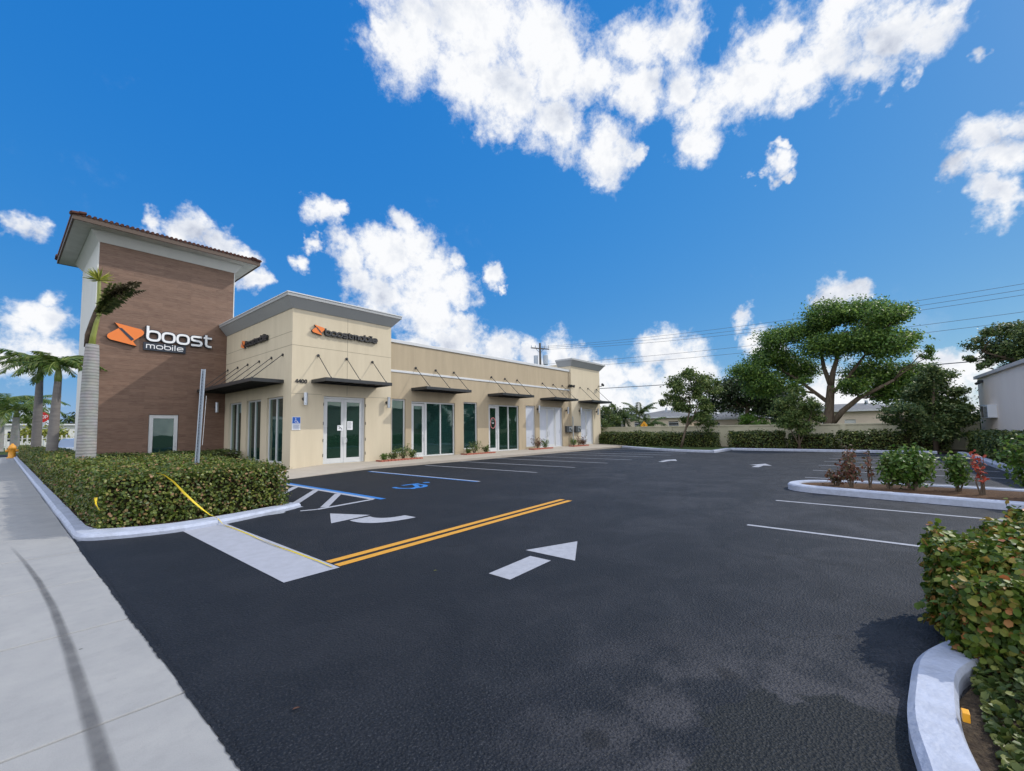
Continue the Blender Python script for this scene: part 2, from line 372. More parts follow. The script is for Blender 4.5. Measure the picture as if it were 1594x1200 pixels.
L_redbr = leaf_mat('reddish brown leaves', [(0, (0.043, 0.043, 0.017)), (.4, (0.111, 0.076, 0.034)), (.8, (0.187, 0.060, 0.047)), (1, (0.238, 0.111, 0.076))], .5, .25)
L_red = leaf_mat('bright red leaves', [(0, (.28, .05, .03)), (.6, (.5, .08, .05)), (1, (.55, .2, .12))], .5, .3)
L_deadm = leaf_mat('dead fronds', [(0, (.05, .05, .025)), (.5, (.13, .11, .055)), (1, (.36, .30, .2))], .8, .2)

# asphalt
def asphalt():
    m = bpy.data.materials.new('sealed asphalt'); m.use_nodes = True
    nt = m.node_tree; p = nt.nodes['Principled BSDF']; L = nt.links.new
    def nd(t, **k):
        n = nt.nodes.new(t)
        for a, b in k.items(): setattr(n, a, b)
        return n
    tcn = nd('ShaderNodeTexCoord'); sep = nd('ShaderNodeSeparateXYZ'); L(tcn.outputs['Object'], sep.inputs[0])
    def ma(op, a, b=None, c=None):
        n = nd('ShaderNodeMath', operation=op)
        for i, v in enumerate((a, b, c)):
            if v is None: continue
            if isinstance(v, (int, float)): n.inputs[i].default_value = v
            else: L(v, n.inputs[i])
        return n.outputs[0]
    def noise(s, det=6, ro=.6, st=one, dist=0):
        mp = nd('ShaderNodeMapping'); mp.inputs['Scale'].default_value = st; L(tcn.outputs['Object'], mp.inputs[0])
        n = nd('ShaderNodeTexNoise'); n.inputs['Scale'].default_value = s; n.inputs['Detail'].default_value = det
        n.inputs['Roughness'].default_value = ro; n.inputs['Distortion'].default_value = dist; L(mp.outputs[0], n.inputs['Vector']); return n.outputs['Fac']
    def rng(v, a, b, c=0., d=1., sm=True):
        n = nd('ShaderNodeMapRange', interpolation_type='SMOOTHSTEP' if sm else 'LINEAR')
        for k, q in zip(('From Min', 'From Max', 'To Min', 'To Max'), (a, b, c, d)): n.inputs[k].default_value = q
        L(v, n.inputs['Value']); return n.outputs[0]
    def mix(f, a, b):
        n = nd('ShaderNodeMix', data_type='RGBA')
        for k, v in (('A', a), ('B', b)):
            if isinstance(v, tuple): n.inputs[k].default_value = (*v, 1)
            else: L(v, n.inputs[k])
        if isinstance(f, (int, float)): n.inputs['Factor'].default_value = f
        else: L(f, n.inputs['Factor'])
        return n.outputs['Result']
    # worn area: south-east of the entrance lane
    g = ma('ADD', ma('MULTIPLY', sep.outputs['X'], .085), ma('MULTIPLY', sep.outputs['Y'], -.10))
    g = ma('ADD', g, ma('MULTIPLY_ADD', noise(.35, 5, .6, one, .6), 1.5, -.75))
    worn = rng(g, -.25, .95)
    n1 = noise(.9, 8, .65, one, 1.2)
    blot = rng(n1, .40, .68)
    col = mix(worn, (.0060, .0095, .0165), (.019, .023, .032))
    col = mix(ma('MULTIPLY', blot, ma('MULTIPLY_ADD', worn, .6, .15)), col, (.052, .055, .067))
    col = mix(ma('MULTIPLY', rng(noise(.55, 9, .7, (1, 2.2, 1), 2.0), .50, .66), ma('MULTIPLY_ADD', worn, .7, .1)), col, (.014, .016, .022))
    col = mix(ma('MULTIPLY', rng(noise(4.5, 8, .75), .52, .7), ma('MULTIPLY_ADD', worn, .35, .08)), col, (.09, .09, .10))
    # dark patch by the planter kerb: fresh sealcoat plus hedge shadow painted in
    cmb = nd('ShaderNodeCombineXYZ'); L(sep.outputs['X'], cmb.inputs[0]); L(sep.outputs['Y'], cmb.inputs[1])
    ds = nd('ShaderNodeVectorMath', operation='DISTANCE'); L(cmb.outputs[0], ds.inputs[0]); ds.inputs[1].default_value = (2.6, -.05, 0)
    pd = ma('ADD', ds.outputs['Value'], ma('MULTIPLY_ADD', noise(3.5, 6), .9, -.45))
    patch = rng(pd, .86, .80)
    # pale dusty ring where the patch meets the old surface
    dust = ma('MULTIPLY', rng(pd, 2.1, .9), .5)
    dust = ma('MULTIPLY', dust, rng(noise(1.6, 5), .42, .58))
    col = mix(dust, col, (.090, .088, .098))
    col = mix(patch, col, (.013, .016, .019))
    # grain
    gr = ma('ADD', ma('MULTIPLY', noise(62, 3, .75), .65), ma('MULTIPLY', noise(150, 2, .6), .35))
    col = mix(rng(noise(48, 3, .8), .52, .40, 0, .65), col, (.004, .006, .009))
    col = mix(rng(gr, .51, .66, 0, .42), col, (.115, .12, .14))
    # thin tyre scuffs
    sc1 = noise(1.1, 3, .5, (1, 9, 1), 1.5)
    col = mix(rng(sc1, .64, .72, 0, .25), col, (.012, .012, .014))
    L(col, p.inputs['Base Color'])
    # oil drips
    od = nd('ShaderNodeTexVoronoi'); od.inputs['Scale'].default_value = .9; L(tcn.outputs['Object'], od.inputs['Vector'])
    ods = ma('ADD', od.outputs['Distance'], ma('MULTIPLY_ADD', noise(9, 4), .12, -.06))
    nt.links.remove(p.inputs['Base Color'].links[0]); col = mix(rng(ods, .09, .05, 0, .5), col, (.006, .007, .009)); L(col, p.inputs['Base Color'])
    # hairline cracks in the older surface
    ck = nd('ShaderNodeTexVoronoi', feature='DISTANCE_TO_EDGE'); ck.inputs['Scale'].default_value = .55
    wv = nd('ShaderNodeVectorMath', operation='ADD'); L(tcn.outputs['Object'], wv.inputs[0])
    wn_ = nd('ShaderNodeTexNoise'); wn_.inputs['Scale'].default_value = 2.2; wn_.inputs['Detail'].default_value = 6; L(tcn.outputs['Object'], wn_.inputs['Vector']); L(wn_.outputs['Color'], wv.inputs[1])
    L(wv.outputs[0], ck.inputs['Vector'])
    crk = ma('MULTIPLY', rng(ck.outputs['Distance'], .007, .003), rng(noise(.8, 3), .53, .60))
    nt.links.remove(p.inputs['Base Color'].links[0]); col = mix(ma('MULTIPLY', crk, .8), col, (.008, .009, .011)); L(col, p.inputs['Base Color'])
    p.inputs['Roughness'].default_value = .66; p.inputs['Specular IOR Level'].default_value = .22
    v = nd('ShaderNodeTexVoronoi'); v.inputs['Scale'].default_value = 62; L(tcn.outputs['Object'], v.inputs['Vector'])
    h = ma('ADD', v.outputs['Distance'], ma('MULTIPLY', noise(50, 4), .9))
    b = nd('ShaderNodeBump'); b.inputs['Strength'].default_value = .9; b.inputs['Distance'].default_value = .011
    L(h, b.inputs['Height']); L(b.outputs[0], p.inputs['Normal'])
    return m
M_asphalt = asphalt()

def concrete(name, col, col2, jointdir=None, tyre=False):
    m = bpy.data.materials.new(name); m.use_nodes = True
    nt = m.node_tree; p = nt.nodes['Principled BSDF']; L = nt.links.new
    tcn = nt.nodes.new('ShaderNodeTexCoord')
    def noise(s, det=7, ro=.65, st=one):
        mp = nt.nodes.new('ShaderNodeMapping'); mp.inputs['Scale'].default_value = st; L(tcn.outputs['Object'], mp.inputs[0])
        n = nt.nodes.new('ShaderNodeTexNoise'); n.inputs['Scale'].default_value = s; n.inputs['Detail'].default_value = det
        n.inputs['Roughness'].default_value = ro; L(mp.outputs[0], n.inputs['Vector']); return n.outputs['Fac']
    def rng(v, a, b, c=0., d=1.):
        n = nt.nodes.new('ShaderNodeMapRange')
        for k, q in zip(('From Min', 'From Max', 'To Min', 'To Max'), (a, b, c, d)): n.inputs[k].default_value = q
        L(v, n.inputs['Value']); return n.outputs[0]
    def mix(f, a, b):
        n = nt.nodes.new('ShaderNodeMix'); n.data_type = 'RGBA'
        for k, v in (('A', a), ('B', b)):
            if isinstance(v, tuple): n.inputs[k].default_value = (*v, 1)
            else: L(v, n.inputs[k])
        L(f, n.inputs['Factor']); return n.outputs['Result']
    c = mix(rng(noise(1.4), .35, .7), col, col2)
    c = mix(rng(noise(6, 8, .7), .5, .8, 0, .45), c, tuple(x * .78 for x in col))
    c = mix(rng(noise(180, 2), .45, .8, 0, .35), c, tuple(x * .6 for x in col))
    # scattered dark spots
    vo = nt.nodes.new('ShaderNodeTexVoronoi'); vo.inputs['Scale'].default_value = 2.3; L(tcn.outputs['Object'], vo.inputs['Vector'])
    c = mix(rng(vo.outputs['Distance'], .035, .02, 0, .7), c, (.05, .05, .055))
    L(c, p.inputs['Base Color']); p.inputs['Roughness'].default_value = .85; p.inputs['Specular IOR Level'].default_value = .3
    b = nt.nodes.new('ShaderNodeBump'); b.inputs['Strength'].default_value = .3; b.inputs['Distance'].default_value = .004
    L(noise(120, 4), b.inputs['Height']); L(b.outputs[0], p.inputs['Normal'])
    return m
M_walk = concrete('pale concrete pavement', (.285, .288, .295), (.345, .345, .345))
M_walk2 = concrete('cream concrete pavement', (0.418, 0.374, 0.324), (0.360, 0.324, 0.281))

def planks():
    m = bpy.data.materials.new('brown wood look tile'); m.use_nodes = True
    nt = m.node_tree; p = nt.nodes['Principled BSDF']; L = nt.links.new
    tcn = nt.nodes.new('ShaderNodeTexCoord'); mp = nt.nodes.new('ShaderNodeMapping')
    mp.inputs['Rotation'].default_value = (math.radians(90), 0, 0); L(tcn.outputs['Object'], mp.inputs[0])
    br = nt.nodes.new('ShaderNodeTexBrick'); L(mp.outputs[0], br.inputs['Vector'])
    br.inputs['Color1'].default_value = (.105, .052, .034, 1); br.inputs['Color2'].default_value = (.165, .090, .060, 1)
    br.inputs['Mortar'].default_value = (.075, .04, .028, 1); br.inputs['Scale'].default_value = 1
    br.inputs['Brick Width'].default_value = 1.2; br.inputs['Row Height'].default_value = .165; br.inputs['Mortar Size'].default_value = .005
    n = nt.nodes.new('ShaderNodeTexNoise'); n.inputs['Scale'].default_value = 3; n.inputs['Detail'].default_value = 8; n.inputs['Roughness'].default_value = .7
    m2 = nt.nodes.new('ShaderNodeMapping'); m2.inputs['Scale'].default_value = (.8, .8, 7); L(tcn.outputs['Object'], m2.inputs[0]); L(m2.outputs[0], n.inputs['Vector'])
    r = nt.nodes.new('ShaderNodeMapRange'); r.inputs['From Min'].default_value = .35; r.inputs['From Max'].default_value = .72; r.inputs['To Max'].default_value = .75
    L(n.outputs['Fac'], r.inputs['Value'])
    x = nt.nodes.new('ShaderNodeMix'); x.data_type = 'RGBA'; x.inputs['B'].default_value = (.255, .168, .122, 1)
    L(r.outputs[0], x.inputs['Factor']); L(br.outputs['Color'], x.inputs['A']); L(x.outputs['Result'], p.inputs['Base Color'])
    p.inputs['Roughness'].default_value = .55
    b = nt.nodes.new('ShaderNodeBump'); b.inputs['Strength'].default_value = .35; b.inputs['Distance'].default_value = .01
    L(br.outputs['Fac'], b.inputs['Height']); b.invert = True; L(b.outputs[0], p.inputs['Normal'])
    return m
M_planks = planks()

def glass(name, tint, refl=1.0, film=(.03, .09, .06)):
    m = bpy.data.materials.new(name); m.use_nodes = True
    nt = m.node_tree; nt.nodes.clear(); L = nt.links.new
    o = nt.nodes.new('ShaderNodeOutputMaterial'); t = nt.nodes.new('ShaderNodeBsdfTransparent'); t.inputs[0].default_value = (*tint, 1)
    g = nt.nodes.new('ShaderNodeBsdfGlossy'); g.inputs['Roughness'].default_value = .015; g.inputs[0].default_value = (.80, .92, .86, 1)
    lw = nt.nodes.new('ShaderNodeFresnel'); lw.inputs[0].default_value = 1.5
    nn = nt.nodes.new('ShaderNodeTexNoise'); nn.inputs['Scale'].default_value = 1.3; tcn = nt.nodes.new('ShaderNodeTexCoord'); L(tcn.outputs['Object'], nn.inputs['Vector'])
    b = nt.nodes.new('ShaderNodeBump'); b.inputs['Strength'].default_value = .04; b.inputs['Distance'].default_value = .05; L(nn.outputs['Fac'], b.inputs['Height']); L(b.outputs[0], g.inputs['Normal'])
    mu = nt.nodes.new('ShaderNodeMath'); mu.operation = 'MULTIPLY'; mu.use_clamp = True; mu.inputs[1].default_value = 1.5 * refl; L(lw.outputs[0], mu.inputs[0])
    df = nt.nodes.new('ShaderNodeBsdfDiffuse'); df.inputs[0].default_value = (*film, 1)     # glass tint that also stands in for teal reflections
    y = nt.nodes.new('ShaderNodeMixShader'); y.inputs[0].default_value = .32; L(t.outputs[0], y.inputs[1]); L(df.outputs[0], y.inputs[2])
    x = nt.nodes.new('ShaderNodeMixShader'); L(mu.outputs[0], x.inputs[0]); L(y.outputs[0], x.inputs[1]); L(g.outputs[0], x.inputs[2]); L(x.outputs[0], o.inputs[0])
    return m
M_glass = glass('green tinted glass', (.28, .48, .38), 1.3)
M_glass2 = glass('blue tinted glass', (.25, .42, .40), 1.3, (.03, .10, .095))

# royal palm trunk with leaf-scar rings
def ringed():
    m = mat('ringed grey palm trunk', (.30, .29, .27), .85, .2)
    nt = m.node_tree; p = nt.nodes['Principled BSDF']; L = nt.links.new
    tcn = nt.nodes.new('ShaderNodeTexCoord'); w = nt.nodes.new('ShaderNodeTexWave'); w.wave_type = 'BANDS'; w.bands_direction = 'Z'
    w.inputs['Scale'].default_value = 3.6; w.inputs['Distortion'].default_value = 1.6; w.inputs['Detail'].default_value = 4; w.inputs['Detail Scale'].default_value = 2
    L(tcn.outputs['Object'], w.inputs['Vector'])
    r = nt.nodes.new('ShaderNodeValToRGB'); r.color_ramp.elements[0].position = .0; r.color_ramp.elements[0].color = (.19, .187, .18, 1)
    r.color_ramp.elements[1].position = .45; r.color_ramp.elements[1].color = (.285, .28, .27, 1)
    L(w.outputs['Fac'], r.inputs['Fac'])
    n = nt.nodes.new('ShaderNodeTexNoise'); n.inputs['Scale'].default_value = 4; n.inputs['Detail'].default_value = 8; L(tcn.outputs['Object'], n.inputs['Vector'])
    x = nt.nodes.new('ShaderNodeMix'); x.data_type = 'RGBA'; x.blend_type = 'MULTIPLY'; x.inputs['Factor'].default_value = .6
    L(r.outputs['Color'], x.inputs['A']); L(n.outputs['Color'], x.inputs['B'])
    hsv = nt.nodes.new('ShaderNodeHueSaturation'); hsv.inputs['Saturation'].default_value = .35; hsv.inputs['Value'].default_value = 1.5
    L(x.outputs['Result'], hsv.inputs['Color']); L(hsv.outputs[0], p.inputs['Base Color'])
    b = nt.nodes.new('ShaderNodeBump'); b.inputs['Strength'].default_value = .35; b.inputs['Distance'].default_value = .012
    L(w.outputs['Fac'], b.inputs['Height']); L(b.outputs[0], p.inputs['Normal'])
    return m
M_palmtrunk = ringed()

M_palmshade = mat('shaded grey palm trunk', (.15, .14, .14), .9, .2, noise=(3, .6, (.22, .21, .20), (1, 1, 4)), bump=(14, .5, .02))  # darker trunk copy: shade on the palms put into the colour
def faded(name, col):
    m = bpy.data.materials.new(name); m.use_nodes = True; nt = m.node_tree; p = nt.nodes['Principled BSDF']; L = nt.links.new
    p.inputs['Base Color'].default_value = (*col, 1); p.inputs['Roughness'].default_value = .9
    a = nt.nodes.new('ShaderNodeAttribute'); a.attribute_name = 'fade'
    tcn = nt.nodes.new('ShaderNodeTexCoord'); n = nt.nodes.new('ShaderNodeTexNoise'); n.inputs['Scale'].default_value = 9; n.inputs['Detail'].default_value = 6; L(tcn.outputs['Object'], n.inputs['Vector'])
    r = nt.nodes.new('ShaderNodeMapRange'); r.inputs['From Min'].default_value = .3; r.inputs['From Max'].default_value = .6; r.inputs['To Min'].default_value = .72; L(n.outputs['Fac'], r.inputs['Value'])
    mu = nt.nodes.new('ShaderNodeMath'); mu.operation = 'MULTIPLY'; L(a.outputs['Fac'], mu.inputs[0]); L(r.outputs[0], mu.inputs[1])
    L(mu.outputs[0], p.inputs['Alpha'])
    return m
M_rubber = faded('rubber stain on concrete', (.09, .092, .10))

# ================================================================== ground, lot, pavements
def flat(name, pts, z, m, parent=None):
    return MB().poly(pts, z).build(name, m, parent)
R500 = [(-400, -400), (500, -400), (500, 500), (-400, 500)]
ground = flat('ground', R500, -.03, M_grass); tag(ground, kind='structure')
road = flat('road', [(-12, -60), (-1.35, -60), (-1.35, 200), (-12, 200)], -.012, M_asphalt); tag(road, kind='structure')
side_road = flat('road', [(-1.35, 54.5), (120, 54.5), (120, 62), (-1.35, 62)], -.016, M_asphalt); tag(side_road, kind='structure')
back_road = flat('road', [(44, -60), (52, -60), (52, 54.5), (44, 54.5)], -.014, M_asphalt); tag(back_road, kind='structure')
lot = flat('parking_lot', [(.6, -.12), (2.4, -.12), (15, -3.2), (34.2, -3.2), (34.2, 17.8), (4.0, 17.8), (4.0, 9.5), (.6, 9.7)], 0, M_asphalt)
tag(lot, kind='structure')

# sidewalk of separate slabs with gaps
mb = MB(); ys = [-14 + i * 1.76 for i in range(40)]
off = 3.48 - (-14 + 1.76 * 10)
mj = MB()
for y in ys:
    y0 = y + off
    if y0 > 52: break
    mb.box(-1.35, .845 + random.uniform(-.006, .006), y0 + .009, y0 + 1.751, -.1, .012 + random.uniform(-.002, .002))
sidewalk = mb.build('sidewalk', M_walk, bevel=.009); tag(sidewalk, kind='structure')
# rubber scuff painted curve is a stain in the pavement: thin sheet
cl = [(.19, 10.1), (.30, 8.6), (.37, 7.4), (.415, 6.1), (.425, 4.9), (.42, 3.9), (.41, 3.0), (.40, 2.2)]
cl2 = []
for i in range(len(cl) - 1):
    for k in range(6):
        t = k / 6; cl2.append((cl[i][0] * (1 - t) + cl[i+1][0] * t, cl[i][1] * (1 - t) + cl[i+1][1] * t))
mb = MB(); vs = []; fs = []; fd = []
for i, (x, y) in enumerate(cl2):
    w = .016 + .018 * min(1, max(0, (9 - y) / 6)); a = .62 * min(1, i / 9) * (1 - .25 * math.sin(i * .8) ** 2)
    vs += [(x - w * 1.5, y, .0175), (x - w * .6, y, .0175), (x + w * .6, y, .0175), (x + w * 1.5, y, .0175)]; fd += [0, a, a, 0]
    if i:
        for k in range(3): fs.append((4*i-4+k, 4*i-3+k, 4*i+1+k, 4*i+k))
mb.add(vs, fs); tm = mb.build('tyre_mark', M_rubber, sidewalk)
at_ = tm.data.attributes.new('fade', 'FLOAT', 'POINT'); at_.data.foreach_set('value', fd)
# ragged sealcoat spilling over the pavement edge
vs = []; fs = []; y = -.05; k = 0
while y < 9.9:
    e_ = .838 + .005 * math.sin(y * 2.1) + .004 * math.sin(y * 7) + random.uniform(-.008, .005)
    vs += [(e_, y, .0172), (.868 + .004 * math.sin(y * 3), y, .0172)]
    if k: fs.append((2*k-2, 2*k-1, 2*k+1, 2*k))
    k += 1; y += random.uniform(.015, .06)
MB().add(vs, fs).build('sealcoat_edge', M_asphalt, lot)

# walkway in front of the shops
mb = MB()
fr = [(4.2, 16.1, .004), (6.9, 16.2, .01), (8.6, 16.75, .03), (10.5, 17.25, .09), (14, 17.3, .12), (24, 17.3, .12), (34.6, 17.3, .13), (37.6, 17.3, .14)]
bk = [(4.2, 28.8, .05), (6.9, 24, .05), (8.4, 20.4, .05), (9.8, 20.4, .15), (14, 20.6, .16), (24, 20.6, .2), (34.6, 20.6, .27), (37.6, 20.6, .29)]
vs = []; fs = []
for a, b in zip(fr, bk): vs += [(a[0], a[1], -.1), a, (a[0], a[1] + .14, a[2] + .004), b]
for i in range(len(fr) - 1):
    for k in range(3): fs.append((4*i+k, 4*i+4+k, 4*i+5+k, 4*i+k+1))
mb.add(vs, fs); walk = mb.build('walkway', M_walk2); tag(walk, kind='structure')
mb = MB()
for x in (14, 19.5, 25, 30.5):
    mb.box(x - .006, x + .006, 17.3, 17.45, .0, .133 if x < 30 else .137)
mb.build('kerb_joint', M_joint, walk)

# ---- painted markings: sheets on the asphalt, children of the parking lot
def mark(name, pts, m, z=.004):
    return flat(name, pts, z, m, lot)
def line(name, a, b, w, m, z=.004):
    a = Vector(a); b = Vector(b); n = (b - a).normalized(); n = Vector((-n.y, n.x)) * w / 2
    pts = [a + n, b + n, b - n, a - n]
    ar = sum(pts[i].x * pts[(i+1) % 4].y - pts[(i+1) % 4].x * pts[i].y for i in range(4))
    if ar < 0: pts.reverse()
    return mark(name, [tuple(p) for p in pts], m, z)
mark('stop_bar', [(2.11, 5.12), (2.77, 5.14), (2.78, 9.3), (2.11, 9.18)], M_stopbar)
line('centre_line', (2.79, 5.47), (8.66, 5.83), .13, M_paint_y); line('centre_line', (2.79, 5.25), (8.62, 5.60), .13, M_paint_y)
ll = []
for x, y0, y1 in [(13.45, 10.2, 16.9), (16.08, 10.15, 17.2), (18.88, 10.1, 17.2), (21.42, 10.05, 17.2), (24.1, 10.0, 17.2), (26.2, 9.8, 17.2), (28.6, 9.7, 17.2), (31.0, 12.6, 17.2)]:
    ll.append(line('stall_line', (x, y0), (x - .05, y1), .10, M_paint_w))
line('stall_line', (8.23, 1.83), (8.1, -1.6), .10, M_paint_w); line('stall_line', (11.29, 1.91), (11.1, -2.4), .10, M_paint_w)
for x, y in [(16.84, 2.0), (19.65, 2.08), (22.31, 2.15), (24.84, 2.17), (27.1, 2.15), (29.4, 2.17), (31.6, 2.2)]:
    line('stall_line', (x, y), (x - .1, -2.95), .10, M_paint_w)
line('blue_stall_line', (10.02, 16.35), (10.03, 10.0), .10, M_paint_b); line('stall_line', (10.125, 16.35), (10.135, 10.0), .095, M_paint_w)
line('blue_stall_line', (6.2, 14.9), (6.17, 9.4), .16, M_paint_b); line('aisle_line', (6.05, 14.8), (6.02, 9.6), .14, M_paint_w)
line('aisle_line', (6.0, 9.58), (4.5, 9.33), .13, M_paint_w); line('aisle_line', (4.5, 9.33), (4.2, 9.45), .10, M_paint_w)
line('aisle_line', (4.72, 9.46), (5.97, 11.2), .17, M_paint_w, .0045); line('aisle_line', (4.35, 10.25), (5.97, 12.45), .17, M_paint_w, .0045)
line('aisle_line', (4.5, 11.75), (5.97, 13.75), .17, M_paint_w, .0045); line('aisle_line', (4.42, 9.9), (4.42, 14.5), .10, M_paint_w, .005)
mark('painted_arrow', [(3.72, 3.22), (4.57, 3.27), (4.57, 3.6), (3.73, 3.55)], M_paint_w)
mark('painted_arrow', [(4.75, 3.03), (5.58, 3.51), (4.75, 3.82)], M_paint_w)
mark('painted_arrow', [(3.98, 7.71), (4.85, 7.84), (4.44, 8.65)], M_paint_w)
# curved stem of the turn arrow
def bez(a, b, c, n=10): return [((1-t)**2*a[0]+2*t*(1-t)*b[0]+t*t*c[0], (1-t)**2*a[1]+2*t*(1-t)*b[1]+t*t*c[1]) for t in [i/n for i in range(n+1)]]
inner = bez((4.76, 7.70), (4.68, 7.22), (5.24, 7.24)); outer = bez((4.32, 7.68), (4.20, 6.86), (5.25, 6.90))
mb = MB(); vs = []; fs = []
for i, (p, q) in enumerate(zip(outer, inner)):
    vs += [(p[0], p[1], .0055), (q[0], q[1], .0055)]
    if i: fs.append((2*i-2, 2*i, 2*i+1, 2*i-1))
mb.add(vs, fs).build('painted_arrow', M_paint_w, lot)
for (x, y, s) in [(21.75, 8.3, 1), (20.9, 4.05, -1)]:       # small far arrows
    d = s
    mark('painted_arrow', [(x - .9, y - .12), (x + .1, y - .12), (x + .1, y + .14), (x - .9, y + .14)], M_paint_w)
    mark('painted_arrow', [(x + .12, y - .42), (x + 1.15, y + .02), (x + .12, y + .44)], M_paint_w)
# wheelchair symbol
def disc(cx, cy, r, n=14): return [(cx + r * math.cos(2*math.pi*i/n), cy + r * math.sin(2*math.pi*i/n)) for i in range(n)]
def flat_stroke(mb, pts, w, z):
    vs = []; fs = []
    P = [Vector(p) for p in pts]
    for i, p in enumerate(P):
        t = (P[min(i+1, len(P)-1)] - P[max(i-1, 0)]).normalized(); n = Vector((-t.y, t.x)) * w / 2
        vs += [(p.x + n.x, p.y + n.y, z), (p.x - n.x, p.y - n.y, z)]
        if i: fs.append((2*i-2, 2*i-1, 2*i+1, 2*i))
    mb.add(vs, fs)
mb = MB(); cx, cy = 8.05, 10.95
flat_stroke(mb, [(cx + .46 * math.cos(a), cy - .08 + .46 * math.sin(a)) for a in [math.radians(150 + i * 17) for i in range(15)]], .14, .004)
flat_stroke(mb, [(cx + .62, cy + .28), (cx - .02, cy + .28)], .14, .0048); flat_stroke(mb, [(cx + .40, cy + .28), (cx + .1, cy - .32), (cx - .32, cy - .62)], .14, .0056)
mb.poly(disc(cx + .9, cy + .28, .12), .004)
# make every face look up
o = mb.build('wheelchair_symbol', M_paint_b, lot)

# ---- kerbs
def smooth(pts, n=4):
    out = []
    for i in range(len(pts) - 1):
        p0, p1, p2, p3 = pts[max(0, i-1)], pts[i], pts[i+1], pts[min(len(pts)-1, i+2)]
        for k in range(n):
            t = k / n
            out.append(tuple(.5 * (2*p1[a] + (p2[a]-p0[a])*t + (2*p0[a]-5*p1[a]+4*p2[a]-p3[a])*t*t + (3*p1[a]-p0[a]-3*p2[a]+p3[a])*t**3) for a in (0, 1)))
    return out + [pts[-1]]
def kerb(name, outer, inner, z1, closed=False, bev=.03, z0=-.05, sm=4):
    if sm: outer = smooth(outer, sm); inner = smooth(inner, sm)
    o = MB().ribbon(outer, inner, z0, z1, bev, closed).build(name, M_curb, recalc=True); tag(o, kind='structure'); return o
def wob(p, s=.006): return (p[0] + random.uniform(-s, s), p[1] + random.uniform(-s, s))
# left planter: along the pavement, round the corner, along the entrance
out_l = [(.86, y) for y in (52, 46, 40, 34, 28, 24, 20, 18, 16, 14.5, 13.6, 12.4, 11.2, 10.4)] + [(.87, 9.95), (.98, 9.6), (1.34, 9.36), (1.75, 9.22), (2.15, 9.17), (2.8, 9.27), (3.5, 9.52), (4.05, 9.72), (4.42, 9.93)]
in_l = [(1.08, y) for y in (52, 46, 40, 34, 28, 24, 20, 18, 16, 14.5, 13.6, 12.4, 11.2, 10.6)] + [(1.12, 10.3), (1.2, 10.05), (1.45, 9.86), (1.8, 9.70), (2.2, 9.64), (2.8, 9.73), (3.5, 9.92), (3.95, 10.06), (4.3, 10.2)]
kerb('kerb', [wob(p) for p in out_l], [wob(p) for p in in_l], .095, bev=.045)
# right planter by the entrance
out_r = [(1.0, -.05), (1.8, -.05), (2.4, -.05), (2.7, -.055), (3.15, -.02), (3.6, -.035), (4.05, -.09), (4.46, -.25), (4.9, -.55), (5.6, -.85), (7, -1.45), (9, -2.25), (11, -2.9), (12.4, -3.2)]
in_r = [(1.0, -.30), (1.8, -.29), (2.4, -.28), (2.8, -.27), (3.2, -.235), (3.6, -.245), (3.95, -.30), (4.3, -.46), (4.75, -.78), (5.5, -1.08), (6.9, -1.67), (8.9, -2.48), (10.9, -3.12), (12.4, -3.45)]
kerb('kerb', [wob(p, .006) for p in out_r], [wob(p, .006) for p in in_r], .12, bev=.035)
# island between the right stalls
isl_o = [(12.45, -3.3), (12.45, -1.92), (12.75, 0), (13.0, 1.2), (13.12, 1.62), (13.35, 1.9), (13.7, 2.02), (14.2, 1.95), (14.65, 1.65), (14.9, 1.1), (15.1, 0), (15.1, -3.3)]
isl_i = [(12.70, -3.3), (12.70, -1.95), (13.0, 0), (13.24, 1.1), (13.34, 1.45), (13.48, 1.64), (13.72, 1.76), (14.1, 1.70), (14.42, 1.48), (14.66, 1.0), (14.86, 0), (14.86, -3.3)]
kerb('kerb', isl_o, isl_i, .155, bev=.03)
# far kerb, its south return and the green island
kerb('kerb', [(33.7, 8.35), (33.7, 2), (33.7, -2.2)], [(34.0, 8.35), (34.0, 2), (34.0, -2.2)], .15, sm=0)
kerb('kerb', [(33.45, -2.95), (28, -3.05), (22, -3.12), (15.1, -3.2)], [(33.45, -3.25), (28, -3.35), (22, -3.42), (15.1, -3.5)], .15)
kerb('kerb', [(34.65, 17.15), (33.0, 15.2), (31.6, 13.3), (30.7, 11.8), (30.35, 10.9), (30.05, 9.8), (29.95, 8.55), (30.1, 8.3), (33.7, 8.3)],
     [(34.85, 16.9), (33.3, 14.95), (31.95, 13.05), (31.05, 11.6), (30.7, 10.8), (30.4, 9.8), (30.32, 8.75), (30.4, 8.65), (33.7, 8.65)], .15)
def ground_patch(name, pts, z, m, kind='structure'):
    n = len(pts); c = (sum(p[0] for p in pts)/n, sum(p[1] for p in pts)/n)
    mb = MB(); mb.poly(pts, z); o = mb.build(name, m); tag(o, kind=kind); return o
ground_patch('planting_soil', [(1.0, 10.2), (1.5, 9.75), (2.2, 9.6), (4.25, 10.1), (4.25, 18), (8.5, 20.0), (8.5, 54), (1.0, 54)], .05, M_soil)
ground_patch('planting_soil', [(1, -.27), (1, -9), (40, -9), (40, -3.3), (15, -3.4), (12.4, -3.4), (5.5, -1.0), (4.3, -.45), (3.6, -.22)], .035, M_soil)
ground_patch('planting_soil', [(12.65, -3.4), (14.9, -3.4), (14.9, 0), (14.6, 1.2), (14.1, 1.74), (13.6, 1.74), (13.2, 1.2), (12.95, 0), (12.65, -2)], .12, M_mulch)
ground_patch('lawn', [(30.25, 8.6), (36, 8.5), (36, 21), (34.9, 17.1), (33.2, 15.0), (31.8, 13.1), (30.9, 11.6), (30.5, 10.8)], .10, M_grass)
